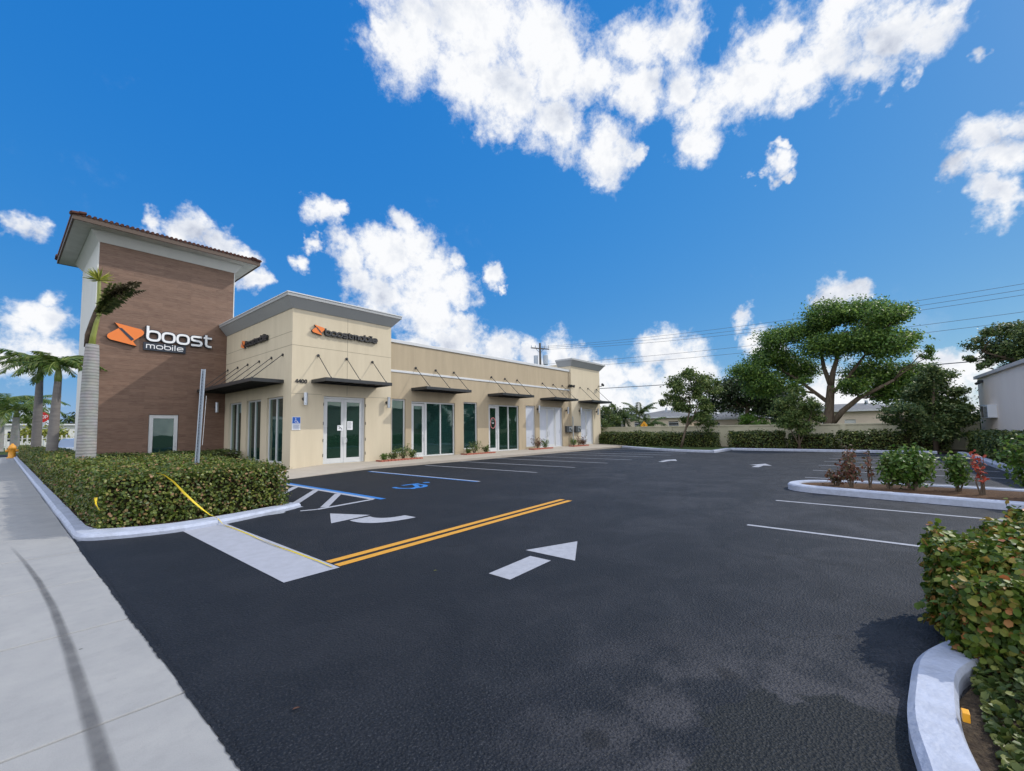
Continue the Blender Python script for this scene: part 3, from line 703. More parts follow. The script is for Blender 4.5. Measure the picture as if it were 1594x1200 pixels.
ground_patch('planting_soil', [(33.9, -9), (38, -9), (38, 40), (36, 40), (36, 8.4), (33.9, 8.4)], .08, M_soil)

# ================================================================== the shop building
bld = empty('retail_building', (8.4, 20, 0))
tag(bld, 'long cream single storey shop building with a brown tiled corner tower and black metal canopies', 'building')
ORG = Vector((8.4, 20, 0))
def P(o):                      # parent while keeping world place
    o.parent = bld; o.matrix_parent_inverse = Matrix.Translation(-ORG); return o
def sub(o, par): o.parent = par; return o
def panel(mb, P0, u, n, w, z0, z1, ops, t):
    """wall slab: P0 start, u along, n outward normal, openings (u0,u1,za,zb), thickness t inward"""
    P0 = Vector(P0); u = Vector(u); n = Vector(n)
    us = sorted({0, w} | {a for o in ops for a in o[:2]}); zs = sorted({z0, z1} | {a for o in ops for a in o[2:]})
    us = [a for a in us if 0 <= a <= w]; zs = [a for a in zs if z0 <= a <= z1]
    def pt(a, z, d): return tuple(P0 + u * a + Vector((0, 0, z)) - n * d)
    def isop(a, z): return any(o[0] < a < o[1] and o[2] < z < o[3] for o in ops)
    flip = u.cross(Vector((0, 0, 1))).dot(n) < 0
    def face(q): mb.add(q if not flip else q[::-1], [(0, 1, 2, 3)])
    for i in range(len(us) - 1):
        for j in range(len(zs) - 1):
            a, b, c, d = us[i], us[i+1], zs[j], zs[j+1]
            if isop((a+b)/2, (c+d)/2): continue
            face([pt(a, c, 0), pt(b, c, 0), pt(b, d, 0), pt(a, d, 0)])
            face([pt(a, c, t), pt(a, d, t), pt(b, d, t), pt(b, c, t)])
    for (a, b, c, d) in ops:
        face([pt(a, c, 0), pt(a, d, 0), pt(a, d, t), pt(a, c, t)])
        face([pt(b, c, 0), pt(b, c, t), pt(b, d, t), pt(b, d, 0)])
        face([pt(a, d, 0), pt(b, d, 0), pt(b, d, t), pt(a, d, t)])
        face([pt(a, c, 0), pt(a, c, t), pt(b, c, t), pt(b, c, 0)])
X0, X1, Y0, Y1 = 8.40, 13.56, 20.0, 28.75
WN = 20.16                     # wing face
DOOR_F = (9.88, 12.06, .15, 3.36)
WW = [(20.85, 22.70), (23.45, 25.37), (26.12, 28.0)]
mb = MB()
panel(mb, (X0, Y0, 0), (1, 0, 0), (0, -1, 0), X1 - X0, -.1, 7.8, [(DOOR_F[0] - X0, DOOR_F[1] - X0, DOOR_F[2], DOOR_F[3])], .22)
panel(mb, (X0, Y0, 0), (0, 1, 0), (-1, 0, 0), Y1 - Y0, -.1, 7.8, [(a - Y0, b - Y0, .25, 3.33) for a, b in WW], .22)
panel(mb, (X1, Y0, 0), (0, 1, 0), (1, 0, 0), 14, 0, 7.8, [], .2)
wall_front = P(mb.build('wall', M_cream))
mb = MB()
W_OPS = [(13.72, 14.62, .45, 3.42), (15.02, 18.3, .17, 3.33), (19.02, 20.25, .45, 3.45), (21.32, 24.52, .19, 3.38), (25.33, 26.47, .35, 3.44), (27.02, 30.2, .22, 3.43)]
panel(mb, (X1, WN, 0), (1, 0, 0), (0, -1, 0), 31.34 - X1, -.1, 6.55, [(a - X1, b - X1, c, d) for a, b, c, d in W_OPS], .22)
wing = P(mb.build('wall', M_tan)); 
mb = MB()
panel(mb, (31.34, 20.0, 0), (1, 0, 0), (0, -1, 0), 36.25 - 31.34, -.1, 7.25, [(32.78 - 31.34, 34.9 - 31.34, .27, 3.41)], .22)
panel(mb, (31.34, 20.0, 0), (0, 1, 0), (-1, 0, 0), 6, -.1, 7.25, [], .2)
panel(mb, (36.25, 20.0, 0), (0, 1, 0), (1, 0, 0), 14, -.1, 7.25, [], .2)
endw = P(mb.build('wall', M_cream))
P(MB().box(8.62, 36.05, 33.8, 34, -.1, 6.6).build('wall', M_tan))
# interior rooms seen through the glass
mb = MB(); mb.box(8.65, 36.0, 20.45, 28.0, .05, .145); P(mb.build('floor', M_intfloor))
mb = MB()
for x in (13.75, 20.7, 24.95, 31.2): mb.box(x - .08, x + .08, 20.43, 28, .15, 4.0)
mb.box(8.65, 36.0, 28.0, 28.15, .15, 4.0); mb.box(8.62, 36.0, 20.4, 28.15, 4.0, 4.15)
P(mb.build('interior_wall', M_interior))
P(MB().box(8.6, 31.2, 20.4, 33.8, 6.1, 6.2).build('roof', M_roofmem))
# stucco joints
M_jpale = mat('pale stucco joint', (.49, .41, .30), .9, .2)
def jbox(*a, m=M_joint): P(MB().box(*a).build('control_joint', m))
def js(x0, x1, z, y, w=.010): jbox(x0, x1, y - .003, y + .01, z - w, z + w)
def jv(x, z0, z1, y, w=.010, m=M_joint): jbox(x - w, x + w, y - .003, y + .01, z0, z1, m=m)
js(X0, X1, 5.6, Y0); js(X0, 9.8, 3.41, Y0); js(12.14, X1, 3.41, Y0)
jv(11.05, 5.62, 7.25, Y0); jv(11.05, 3.42, 5.58, Y0)
jbox(X0 - .003, X0 + .01, Y0 + .02, Y1, 5.588, 5.612); jbox(X0 - .003, X0 + .01, Y0 + .02, Y1, 6.20, 6.222)
for x in (15.2, 17.4, 18.9, 20.2, 21.5, 24.3, 27.7): jv(x, 5.02, 6.4, WN, .010, M_jpale)
# cornices: flared profile swept along the wall tops
def cornice(path, prof, name, m):
    """path: list of (corner, outward mitre dir); prof: (out, z)"""
    mb = MB(); vs = []; fs = []; k = len(prof)
    for (x, y), (dx, dy) in path:
        for o_, z in prof: vs.append((x + dx * o_, y + dy * o_, z))
    for i in range(len(path) - 1):
        for j in range(k - 1): fs.append((i*k+j, (i+1)*k+j, (i+1)*k+j+1, i*k+j+1))
    fs.append(tuple(range(k))); fs.append(tuple(reversed(range((len(path)-1)*k, len(path)*k))))
    mb.add(vs, fs); return P(mb.build(name, m, recalc=True))
prof = [(-.02, 7.27), (.03, 7.27), (.36, 7.68), (.40, 7.70), (.40, 7.83), (-.3, 7.83)]
cornice([((X0, Y1 - .02), (-1, 0)), ((X0, Y0), (-1, -1)), ((X1, Y0), (1, -1)), ((X1, 34), (1, 0))], prof, 'cornice', M_trim)
cornice([((X0, Y1 - .02), (-1, 0)), ((X0, Y0), (-1, -1)), ((X1, Y0), (1, -1)), ((X1, 34), (1, 0))], [(.2, 7.832), (.425, 7.832), (.425, 7.88), (.2, 7.88)], 'coping', M_coping)
prof2 = [(-.02, 7.0), (.03, 7.0), (.36, 7.44), (.42, 7.46), (.42, 7.6), (-.3, 7.6)]
cornice([((31.34, 21.3), (-1, 0)), ((31.34, 20.0), (-1, -1)), ((36.25, 20.0), (1, -1)), ((36.25, 34), (1, 0))], prof2, 'cornice', M_trim)
P(MB().box(X1 + .003, 31.337, WN - .06, WN + .30, 6.50, 6.68).build('coping', M_coping, bevel=.01))
P(MB().box(X1 + .003, 31.337, WN - .035, WN + .01, 4.88, 5.0).build('band', M_coping, bevel=.01))

# ---- shop fronts
def handle(mb, x, y, z, h=.32, s=1):
    mb.tube([(x, y, z - h/2), (x - .01*s, y - .07, z - h/2 + .02), (x + .03*s, y - .09, z - h/4), (x + .05*s, y - .09, z), (x + .03*s, y - .09, z + h/4), (x - .01*s, y - .07, z + h/2 - .02), (x, y, z + h/2)], .014, 6)
def frame_s(x0, x1, z0, z1, y, w=.09, d=.10, mull=(), name='frame', par=None, m=None, bot=None):
    """frame in a south facing opening; mull = list of (x, width)"""
    mb = MB(); bot = w if bot is None else bot
    mb.box(x0, x0 + w, y, y + d, z0, z1); mb.box(x1 - w, x1, y, y + d, z0, z1)
    xs = [x0 + w] + [q for a, b in mull for q in (a - b/2, a + b/2)] + [x1 - w]
    for a, b in mull: mb.box(a - b/2, a + b/2, y - .002, y + d - .002, z0, z1)
    for i in range(0, len(xs), 2):
        mb.box(xs[i], xs[i+1], y, y + d, z1 - w, z1); mb.box(xs[i], xs[i+1], y, y + d, z0, z0 + bot)
    o = mb.build(name, m or M_alu, bevel=.006)
    return sub(o, par) if par is not None else o
def pane_s(x0, x1, z0, z1, y, par, m=None, name='pane'):
    return sub(MB().box(x0, x1, y, y + .012, z0, z1).build(name, m or M_glass), par)
def leaf_s(x0, x1, z0, z1, y, side, bar=True):
    """one glazed door leaf: its mesh is the stile and rail frame"""
    d = frame_s(x0, x1, z0, z1, y, .14, .06, (), 'door', None, M_alu, .22)
    P(d)
    pane_s(x0 + .13, x1 - .13, z0 + .21, z1 - .13, y + .025, d)
    mb = MB(); hx = x1 - .07 if side > 0 else x0 + .07
    handle(mb, hx, y, z0 + 1.05, .34, -side)
    sub(mb.build('handle', M_steel, smooth=True), d)
    if bar:
        mb = MB(); mb.box(x0 + .15, x1 - .15, y + .07, y + .12, z0 + 1.0, z0 + 1.09)
        sub(mb.build('push_bar', M_alu), d)
    return d
def window(x0, x1, z0, z1, y, mull=(), m=None):
    f = frame_s(x0, x1, z0, z1, y, .075, .10, mull, 'window'); P(f)
    xs = [x0 + .07] + [q for a, b in mull for q in (a - b/2 + .002, a + b/2 - .002)] + [x1 - .07]
    for i in range(0, len(xs), 2): pane_s(xs[i], xs[i+1], z0 + .07, z1 - .07, y + .045, f, m)
    return f
# front block double door
fy = 20.10
fr = frame_s(9.885, 12.055, .155, 3.355, fy, .10, .14, (), 'door_frame', None, M_alu, .02); P(fr)
d1 = leaf_s(9.99, 10.965, .18, 3.25, fy + .03, 1); d2 = leaf_s(10.975, 11.95, .18, 3.25, fy + .03, -1)
sub(MB().box(10.62, 10.93, fy + .0, fy + .012, 1.72, 1.98).build('notice', M_white_sign), d1)
sub(MB().box(11.16, 11.45, fy + .045, fy + .052, 1.75, 2.18).build('notice', M_white_sign), d2)
mb = MB()
for k in range(7): mb.box(11.20, 11.20 + random.uniform(.14, .2), fy + .0385, fy + .0445, 2.11 - k * .045, 2.125 - k * .045)
sub(mb.build('notice_print', mat('grey print', (.3, .31, .33), .8)), d2)
mb = MB(); mb.tube([(10.70, fy - .004, 1.93), (10.87, fy - .004, 1.78)], .012, 5); mb.tube([(10.70, fy - .004, 1.80), (10.79, fy - .004, 1.88)], .012, 5)
sub(mb.build('notice_print', M_black), d1)
for z in (.5, 1.2, 2.0, 2.9):
    for x in (9.86, 12.056): P(MB().box(x, x + .024, 19.985, 20.02, z, z + .14).build('hinge', M_black))
# wing shop fronts
wy = WN + .08
window(13.73, 14.615, .455, 3.415, wy)
fr = frame_s(15.025, 18.295, .175, 3.325, wy, .08, .12, ((16.08, .16), (17.2, .07)), 'window'); P(fr)
pane_s(16.17, 17.15, .26, 3.24, wy + .05, fr, M_glass2); pane_s(17.24, 18.21, .26, 3.24, wy + .05, fr, M_glass2)
leaf_s(15.11, 15.99, .2, 3.22, wy + .03, 1, False)
P(MB().box(15.25, 15.85, wy + .16, wy + .18, .35, 1.6).build('poster', M_purple))
window(19.03, 20.245, .455, 3.445, wy, (), M_glass2)
fr = frame_s(21.325, 24.515, .195, 3.375, wy, .08, .12, ((22.36, .16), (23.42, .08)), 'window'); P(fr)
pane_s(22.45, 23.37, .28, 3.29, wy + .05, fr); pane_s(23.47, 24.43, .28, 3.29, wy + .05, fr)
dd = leaf_s(21.42, 22.27, .22, 3.28, wy + .03, 1, True)
mb = MB(); mb.tube([(21.845 + .26 * math.cos(a), wy + .02, 2.12 + .36 * math.sin(a)) for a in [i * math.pi / 10 for i in range(21)]], .028, 6, False)
sub(mb.build('ring_emblem', M_pink), dd)
mb = MB(); mb.tube([(21.80, wy + .03, 2.12), (21.9, wy + .03, 2.12)], .05, 6); sub(mb.build('emblem_print', M_white_sign), dd)
P(MB().box(22.5, 23.0, wy + .10, wy + .12, 1.95, 2.25).build('poster', M_red))
mb = MB(); n = 60; vs = []
for i in range(n + 1):
    x = 23.5 + .92 * i / n; y = WN + .42 + .05 * math.sin(i * .95) + .02 * math.sin(i * 2.3)
    vs += [(x, y, .25), (x, y, 3.2)]
mb.add(vs, [(2*i, 2*i+2, 2*i+3, 2*i+1) for i in range(n)]); P(mb.build('curtain', M_curtain, smooth=True))
# white covered window and doors (panels still under white film)
f = frame_s(25.335, 26.465, .355, 3.435, wy, .07, .10, (), 'window'); P(f)
sub(MB().box(25.40, 26.40, wy + .05, wy + .07, .42, 3.37).build('panel', M_white_panel), f)
mb = MB(); mb.box(25.7, 26.1, wy + .044, wy + .049, 1.9, 2.3); sub(mb.build('sticker', mat('pale sticker', (.56, .58, .66), .6)), f)
f = frame_s(27.025, 30.195, .225, 3.425, wy, .09, .12, ((29.28, .12),), 'window'); P(f)
sub(MB().box(29.35, 30.1, wy + .05, wy + .07, .3, 3.34).build('panel', M_white_panel), f)
for x0, x1, s in ((27.125, 28.16, 1), (28.175, 29.21, -1)):
    d = P(frame_s(x0, x1, .25, 3.32, wy + .03, .13, .06, (), 'door', None, M_alu, .2))
    sub(MB().box(x0 + .12, x1 - .12, wy + .05, wy + .07, .4, 3.2).build('panel', M_white_panel), d)
    mb = MB(); handle(mb, x1 - .07 if s > 0 else x0 + .07, wy + .03, 1.35, .5, -s); sub(mb.build('handle', M_steel, smooth=True), d)
    mb = MB(); mb.box(x0 + .35, x0 + .62, wy + .044, wy + .049, 1.95, 2.35); sub(mb.build('sticker', MATS['pale sticker']), d)
fr = frame_s(32.785, 34.895, .275, 3.405, 20.08, .09, .12, (), 'door_frame', None, M_alu, .02); P(fr)
for x0, x1, s in ((32.88, 33.83, 1), (33.845, 34.8, -1)):
    d = P(frame_s(x0, x1, .3, 3.30, 20.11, .12, .06, (), 'door', None, M_alu, .2))
    sub(MB().box(x0 + .11, x1 - .11, 20.13, 20.15, .45, 3.2).build('panel', M_white_panel), d)
    mb = MB(); handle(mb, x1 - .06 if s > 0 else x0 + .06, 20.11, 1.4, .5, -s); sub(mb.build('handle', M_steel, smooth=True), d)
    mb = MB(); mb.box(x0 + .3, x0 + .55, 20.124, 20.129, 1.95, 2.35); sub(mb.build('sticker', MATS['pale sticker']), d)
# west windows: two lights each
for k, (a, b) in enumerate(WW):
    mb = MB(); x = X0 + .09; c = (a + b) / 2
    mb.box(x, x + .1, a + .005, a + .075, .255, 3.325); mb.box(x, x + .1, b - .075, b - .005, .255, 3.325); mb.box(x - .002, x + .098, c - .045, c + .045, .255, 3.325)
    for p, q in ((a + .075, c - .045), (c + .045, b - .075)):
        mb.box(x, x + .1, p, q, 3.25, 3.325); mb.box(x, x + .1, p, q, .255, .33)
    f = P(mb.build('window', M_alu, bevel=.006))
    for p, q in ((a + .07, c - .043), (c + .043, b - .07)):
        sub(MB().box(x + .045, x + .057, p, q, .32, 3.255).build('pane', M_glass2), f)

# ---- black metal canopies with tie rods
def canopy(axis, a0, a1, wallc, z=4.0, d=1.38, anchors=(), za=5.24):
    mb = MB()
    def bx(u0, u1, v0, v1, z0, z1):       # u along the wall, v out from the wall
        if axis == 'S': mb.box(u0, u1, wallc - v1, wallc - v0, z0, z1)
        else: mb.box(wallc - v1, wallc - v0, u0, u1, z0, z1)
    bx(a0, a1, d - .06, d, z - .08, z + .08)               # front fascia
    bx(a0, a0 + .06, .0, d - .06, z - .08, z + .08); bx(a1 - .06, a1, .0, d - .06, z - .08, z + .08)
    bx(a0 + .06, a1 - .06, .0, .05, z - .08, z + .08)
    bx(a0 + .06, a1 - .06, .05, d - .06, z + .02, z + .045)     # pan
    n = int((a1 - a0) / .5)
    for i in range(1, n):
        u = a0 + (a1 - a0) * i / n; bx(u - .02, u + .02, .05, d - .06, z - .05, z + .015)
    c = P(mb.build('canopy', M_black, bevel=.008))
    for s in anchors:
        mb = MB()
        def pt(u, v, zz): return (u, wallc - v, zz) if axis == 'S' else (wallc - v, u, zz)
        mb.tube([pt(s, .04, za), pt(s, d * .93, z + .08)], .018, 6)
        mb.tube([pt(s, 0, za), pt(s, .05, za)], .065, 10)
        bx2 = pt(s, d * .93, z + .08); mb.tube([(bx2[0], bx2[1], bx2[2] - .01), (bx2[0], bx2[1], bx2[2] + .05)], .03, 6)
        sub(mb.build('tie_rod', M_black), c)
    return c
canopy('S', 9.28, 12.70, Y0, anchors=(9.58, 11.0, 12.42))
canopy('S', 15.0, 18.4, WN, anchors=(15.30, 16.75, 18.2))
canopy('S', 21.25, 24.6, WN, anchors=(21.6, 23.0, 24.35))
canopy('S', 27.15, 30.5, WN, anchors=(27.45, 28.9, 30.2))
canopy('S', 32.45, 35.95, 20.0, anchors=(32.75, 34.1, 35.6))
canopy('W', 20.80, 28.70, X0, anchors=(20.8 + .15, 22.22, 23.73, 25.3, 26.78, 28.36))

# ---- corner tower
TX0, TX1, TY0, TY1, TZ = 2.85, 8.69, 28.75, 34.8, 11.12
mb = MB()
panel(mb, (TX0, TY0, 0), (1, 0, 0), (0, -1, 0), TX1 - TX0, -.1, TZ, [(5.01 - TX0, 6.26 - TX0, .1, 2.68)], .2)
P(mb.build('tower_wall', M_planks))
mb = MB()
mb.box(TX0 - .03, TX0 + .02, TY0 - .012, TY1, -.1, TZ); mb.box(TX0 + .02, TX1, TY1 - .2, TY1, -.1, TZ); mb.box(TX1 - .02, TX1 + .03, TY0 - .012, TY1 - .2, -.1, TZ)
P(mb.build('tower_wall', M_white))
P(MB().box(TX0 + .1, TX1 - .1, 29.5, 29.6, 0, 3).build('interior_wall', M_interior))
c4 = [((TX0, TY0), (-1, -1)), ((TX1, TY0), (1, -1)), ((TX1, TY1), (1, 1)), ((TX0, TY1), (-1, 1)), ((TX0, TY0), (-1, -1))]
cornice(c4, [(-.02, 11.10), (.03, 11.10), (.33, 11.52), (.33, 11.57), (-.02, 11.57)], 'frieze', M_white)
P(MB().box(TX0 - .98, TX1 + .93, TY0 - 1.0, TY1 + .98, 11.575, 11.63).build('soffit', mat('pale soffit', (.56, .57, .55), .85, .2, noise=(1.5, .7, (.44, .45, .43), one))))
cornice([((a, b), c) for (a, b), c in c4], [(.96, 11.56), (1.03, 11.56), (1.03, 11.80), (.96, 11.80)], 'fascia', mat('brown fascia', (.11, .08, .065), .6, .3))
# low hipped roof with barrel tiles
hx0, hx1, hy0, hy1 = TX0 - 1.06, TX1 + 1.02, TY0 - 1.07, TY1 + 1.05
mx_, my_ = (hx0 + hx1) / 2, (hy0 + hy1) / 2
mb = MB(); zr0, zr1 = 11.81, 12.75
mb.add([(hx0, hy0, zr0), (hx1, hy0, zr0), (hx1, hy1, zr0), (hx0, hy1, zr0), (mx_ - .2, my_, zr1), (mx_ + .2, my_, zr1)], [(0, 1, 5, 4), (1, 2, 5), (2, 3, 4, 5), (3, 0, 4), (3, 2, 1, 0)])
def tiles(p0, p1, up):
    p0 = Vector(p0); p1 = Vector(p1); L = (p1 - p0).length; n = int(L / .19)
    for i in range(n + 1):
        s = p0.lerp(p1, i / n); t = 1 - abs(2 * i / n - 1); ln = max(.12, t * .98)
        e_ = Vector((mx_, my_, zr1)); q = Vector((s.x, s.y, zr0)); tgt = Vector(up)
        run = Vector(((mx_ - s.x) if tgt.x else 0, (my_ - s.y) if tgt.y else 0, 0)) * ln * .97
        end = q + run + Vector((0, 0, (zr1 - zr0) * ln * .97))
        k = max(2, int(run.length / .4) + 1)
        for j in range(k):
            a = q.lerp(end, j / k); b = q.lerp(end, (j + 1.1) / k)
            mb.tube([a + Vector((0, 0, .02)), b], [.075, .062], 7)
tiles((hx0, hy0, 0), (hx1, hy0, 0), (0, 1, 0)); tiles((hx0, hy0, 0), (hx0, hy1, 0), (1, 0, 0))
tiles((hx1, hy0, 0), (hx1, hy1, 0), (1, 0, 0)); tiles((hx0, hy1, 0), (hx1, hy1, 0), (0, 1, 0))
P(mb.build('tower_roof', M_tile))
d = frame_s(5.03, 6.24, .12, 2.66, TY0 + .04, .17, .08, (), 'door', None, M_alu, .3); P(d)
pane_s(5.19, 6.08, .4, 2.5, TY0 + .08, d, M_glass2)
mb = MB(); mb.tube([(6.16, TY0 + .04, 1.0), (6.16, TY0 - .02, 1.0), (6.10, TY0 - .02, 1.0)], .015, 6)
sub(MB().tube([(6.16, TY0 + .04, 1.15), (6.16, TY0 + .01, 1.15)], .025, 8).build('lock', M_steel), d)
sub(mb.build('handle', M_steel), d)
mb = MB(); mb.box(TX0 + 3.5, TX1 - .3, TY0 - .004, TY0 + .01, 6.15, 6.17); P(mb.build('control_joint', mat('pale tower joint', (.30, .20, .15), .8)))

# ================================================================== writing
def sq(cx, cy, rx, ry, n=28, e=2.8):
    out = []
    for i in range(n):
        t = 2 * math.pi * i / n; c, s = math.cos(t), math.sin(t)
        out.append((cx + rx * math.copysign(abs(c) ** (2 / e), c), cy + ry * math.copysign(abs(s) ** (2 / e), s)))
    return out
GL = {
 'b': (1.2, [(sq(.6, .5, .52, .42), 1), ([(.10, .5), (.10, 1.38)], 0)]),
 'o': (1.2, [(sq(.6, .5, .52, .42), 1)]),
 's': (1.15, [([(1.06, .92), (.34, .92), (.17, .88), (.10, .76), (.17, .58), (.34, .53), (.84, .50), (1.0, .43), (1.05, .28), (.98, .13), (.82, .08), (.06, .08)], 0)]),
 't': (.85, [([(.25, 1.22), (.25, .30), (.32, .14), (.48, .08), (.80, .08)], 0), ([(.33, .92), (.80, .92)], 0), ([(.0, .92), (.17, .92)], 0)]),
 'm': (1.5, [([(.09, 0), (.09, 1.0)], 0), ([(.17, .86), (.30, .92), (.55, .92), (.68, .86), (.73, .70), (.73, 0)], 0), ([(.81, .86), (.92, .92), (1.15, .92), (1.30, .86), (1.36, .70), (1.36, 0)], 0)]),
 'i': (.28, [([(.1, 0), (.1, .98)], 0), ([(.1, 1.18), (.1, 1.38)], 0)]),
 'l': (.28, [([(.1, 0), (.1, 1.38)], 0)]),
 'e': (1.2, [([(1.06, .08), (.38, .08), (.20, .14), (.10, .32), (.10, .68), (.20, .86), (.38, .92), (.82, .92), (1.0, .86), (1.09, .70), (1.09, .50), (.18, .50)], 0)]),
 ' ': (.5, []),
 '4': (.95, [([(.72, 0), (.72, 1.38)], 0), ([(.64, 1.30), (.08, .48), (.64, .42)], 0), ([(.80, .42), (.92, .42)], 0)]),
 '0': (1.0, [(sq(.45, .69, .36, .62, 24, 2.3), 1)]),
 'S': (.9, [([(.80, 1.3), (.20, 1.3), (.08, 1.15), (.08, .85), (.20, .72), (.70, .66), (.80, .52), (.80, .24), (.68, .08), (.06, .08)], 0)]),
 'T': (.9, [([(.42, 0), (.42, 1.22)], 0), ([(.02, 1.3), (.82, 1.3)], 0)]),
 'O': (.95, [(sq(.45, .69, .36, .61, 20, 2.6), 1)]),
 'P': (.9, [([(.1, 0), (.1, 1.38)], 0), ([(.18, 1.3), (.70, 1.3), (.82, 1.1), (.82, .82), (.70, .64), (.18, .62)], 0)]),
}
def stroke(mb, pts, w, mp, d0, d1, closed):
    P2 = [Vector(p) for p in pts]; n = len(P2); vs = []; fs = []
    for i, p in enumerate(P2):
        a = P2[(i - 1) % n] if closed or i else None; b = P2[(i + 1) % n] if closed or i < n - 1 else None
        t1 = (p - a).normalized() if a is not None else None; t2 = (b - p).normalized() if b is not None else None
        t = (t1 + t2).normalized() if t1 is not None and t2 is not None else (t1 if t1 is not None else t2)
        k = 1.0
        if t1 is not None and t2 is not None: k = 1 / max(.6, t.dot(t1))
        nn = Vector((-t.y, t.x)) * w / 2 * k
        for q, d in ((p + nn, d0), (p - nn, d0), (p + nn, d1), (p - nn, d1)): vs.append(mp(q.x, q.y, d))
    m = n if closed else n - 1
    for i in range(m):
        j = (i + 1) % n; A, B = 4 * i, 4 * j
        fs += [(A+2, A+3, B+3, B+2), (A, B, B+1, A+1), (A, A+2, B+2, B), (A+1, B+1, B+3, A+3)]
    if not closed: fs += [(0, 1, 3, 2), (4*n-4, 4*n-2, 4*n-1, 4*n-3)]
    mb.add(vs, fs)
def write(text, mapf, x, z, s, sx, w, d0, d1, m, parent=None, name='letter', gap=.14, m2=None):
    """every letter is its own mesh; returns end x"""
    outs = []
    for ch in text:
        adv, st = GL[ch]
        if st:
            mb = MB()
            for k, (pts, cl_) in enumerate(st):
                pp = [(x + a * sx, z + b * s) for a, b in pts]
                stroke(mb, pp, w, mapf, d0, d1 + k * .0015, cl_)
            if m2:
                mb.cur = 1
                for k, (pts, cl_) in enumerate(st):
                    pp = [(x + a * sx, z + b * s) for a, b in pts]
                    stroke(mb, pp, w * .62, mapf, d1, d1 + .006 + k * .0015, cl_)
            o = mb.build(name, [m, m2] if m2 else m, parent, recalc=True); outs.append(o)
        x += (adv + gap) * sx
    return x
def mS(y): return lambda u, v, d: (u, y - d, v)
def mW(x): return lambda u, v, d: (x - d, -u, v)
def textw(text, gap=.14): return sum(GL[c][0] + gap for c in text) - gap
ICON = [(3.53, 7.19), (4.53, 7.01), (4.63, 6.94), (4.66, 6.84), (4.61, 6.72), (4.24, 6.36), (4.38, 6.13), (3.38, 6.33), (3.29, 6.41), (3.26, 6.50), (3.30, 6.60), (3.71, 6.96)]
SLIT = [(3.66, 6.96), (3.80, 6.95), (4.28, 6.46), (4.17, 6.37)]
def icon(mapf, x, z, s, parent, depth, m=M_orange):
    pts = [((a - 3.26) * s + x, (b - 6.13) * s + z) for a, b in ICON]
    def pr(pts, d0, d1, m, name, grow=0.0):
        cx = sum(p[0] for p in pts) / len(pts); cz = sum(p[1] for p in pts) / len(pts)
        pts = [(cx + (a - cx) * (1 + grow), cz + (b - cz) * (1 + grow)) for a, b in pts]
        n = len(pts); vs = [mapf(a, b, d0) for a, b in pts] + [mapf(a, b, d1) for a, b in pts]
        fs = [tuple(range(n)), tuple(reversed(range(n, 2*n)))] + [(i, n+i, n+(i+1) % n, (i+1) % n) for i in range(n)]
        return MB().add(vs, fs).build(name, m, parent, recalc=True)
    pr(pts, .02, depth, M_dark_sign, 'emblem_case', .025)
    pr(pts, depth, depth + .02, m, 'emblem')
    sl_ = [((a - 3.26) * s + x, (b - 6.13) * s + z) for a, b in SLIT]
    pr(sl_, depth + .02, depth + .032, M_dark_sign, 'emblem_slot')
# tower sign
ts = empty('wall_sign'); tag(ts, 'large orange emblem with white letters boost mobile on the brown tower', 'sign', 'illuminated wall signs of the shop')
map_t = mS(TY0)
icon(map_t, 3.26, 6.13, 1.0, ts, .14)
sx = 2.88 / textw('boost', .10)
for dd0, dd1, mm, ww, nm in ((.02, .13, M_dark_sign, .175, 'letter_case'), (.13, .165, M_sign_white, .105, 'letter')):
    write('boost', map_t, 4.76, 6.47, .56, sx, ww, dd0, dd1, mm, ts, nm, .10)
ts_plate = MB().box(4.66, 6.44, TY0 - .10, TY0 - .02, 6.0, 6.40).build('backing_panel', M_dark_sign, ts)
sx = 1.58 / textw('mobile', .14)
write('mobile', map_t, 4.76, 6.09, .21, sx, .038, .10, .125, M_sign_white, ts, 'letter', .14)
# front sign and side sign, black letters
def small_sign(mapf, x, z, label):
    s_ = empty('wall_sign'); tag(s_, label, 'sign', 'illuminated wall signs of the shop')
    icon(mapf, x, z - .02, .42, s_, .11)
    sx = 2.80 / textw('boostmobile', .10)
    write('boostmobile', mapf, x + .62, z + .02, .23, sx, .075, .03, .13, M_sign_black, s_, 'letter', .10, M_sign_grey)
    return s_
small_sign(mS(Y0), 9.23, 6.22, 'small orange emblem with black letters boost mobile above the front double door')
small_sign(mW(X0), -26.05, 6.17, 'small orange emblem with black letters boost mobile on the shaded side wall')
n4 = empty('house_number'); tag(n4, 'black street number 4400 on the cream wall left of the front canopy', 'number')
write('4400', mS(Y0), 8.56, 3.89, .125, .125, .034, .0, .03, M_sign_black, n4, 'digit', .12)
# accessibility sign on the wall
ad = empty('wall_plate_sign'); tag(ad, 'blue and white wheelchair parking sign on the cream wall near the corner', 'sign')
MB().box(8.44, 8.82, 19.975, 19.995, 1.76, 2.36).build('plate', M_white_sign, ad, bevel=.01)
MB().box(8.46, 8.80, 19.968, 19.974, 2.06, 2.34).build('blue_field', M_blue_sign, ad)
mb = MB(); mm_ = mS(19.968)
stroke(mb, [(8.625 + .062 * math.cos(a), 2.15 + .062 * math.sin(a)) for a in [math.radians(130 + i * 20) for i in range(12)]], .016, mm_, 0, .004, False)
stroke(mb, [(8.60, 2.27), (8.615, 2.17), (8.675, 2.165), (8.70, 2.10), (8.73, 2.10)], .018, mm_, 0, .006, False)
mb.poly([(8.60 + .02 * math.cos(2*math.pi*i/10), 19.963, 2.295 + .02 * math.sin(2*math.pi*i/10)) for i in range(10)])
mb.build('wheelchair_emblem', M_sign_white, ad)
mb = MB()
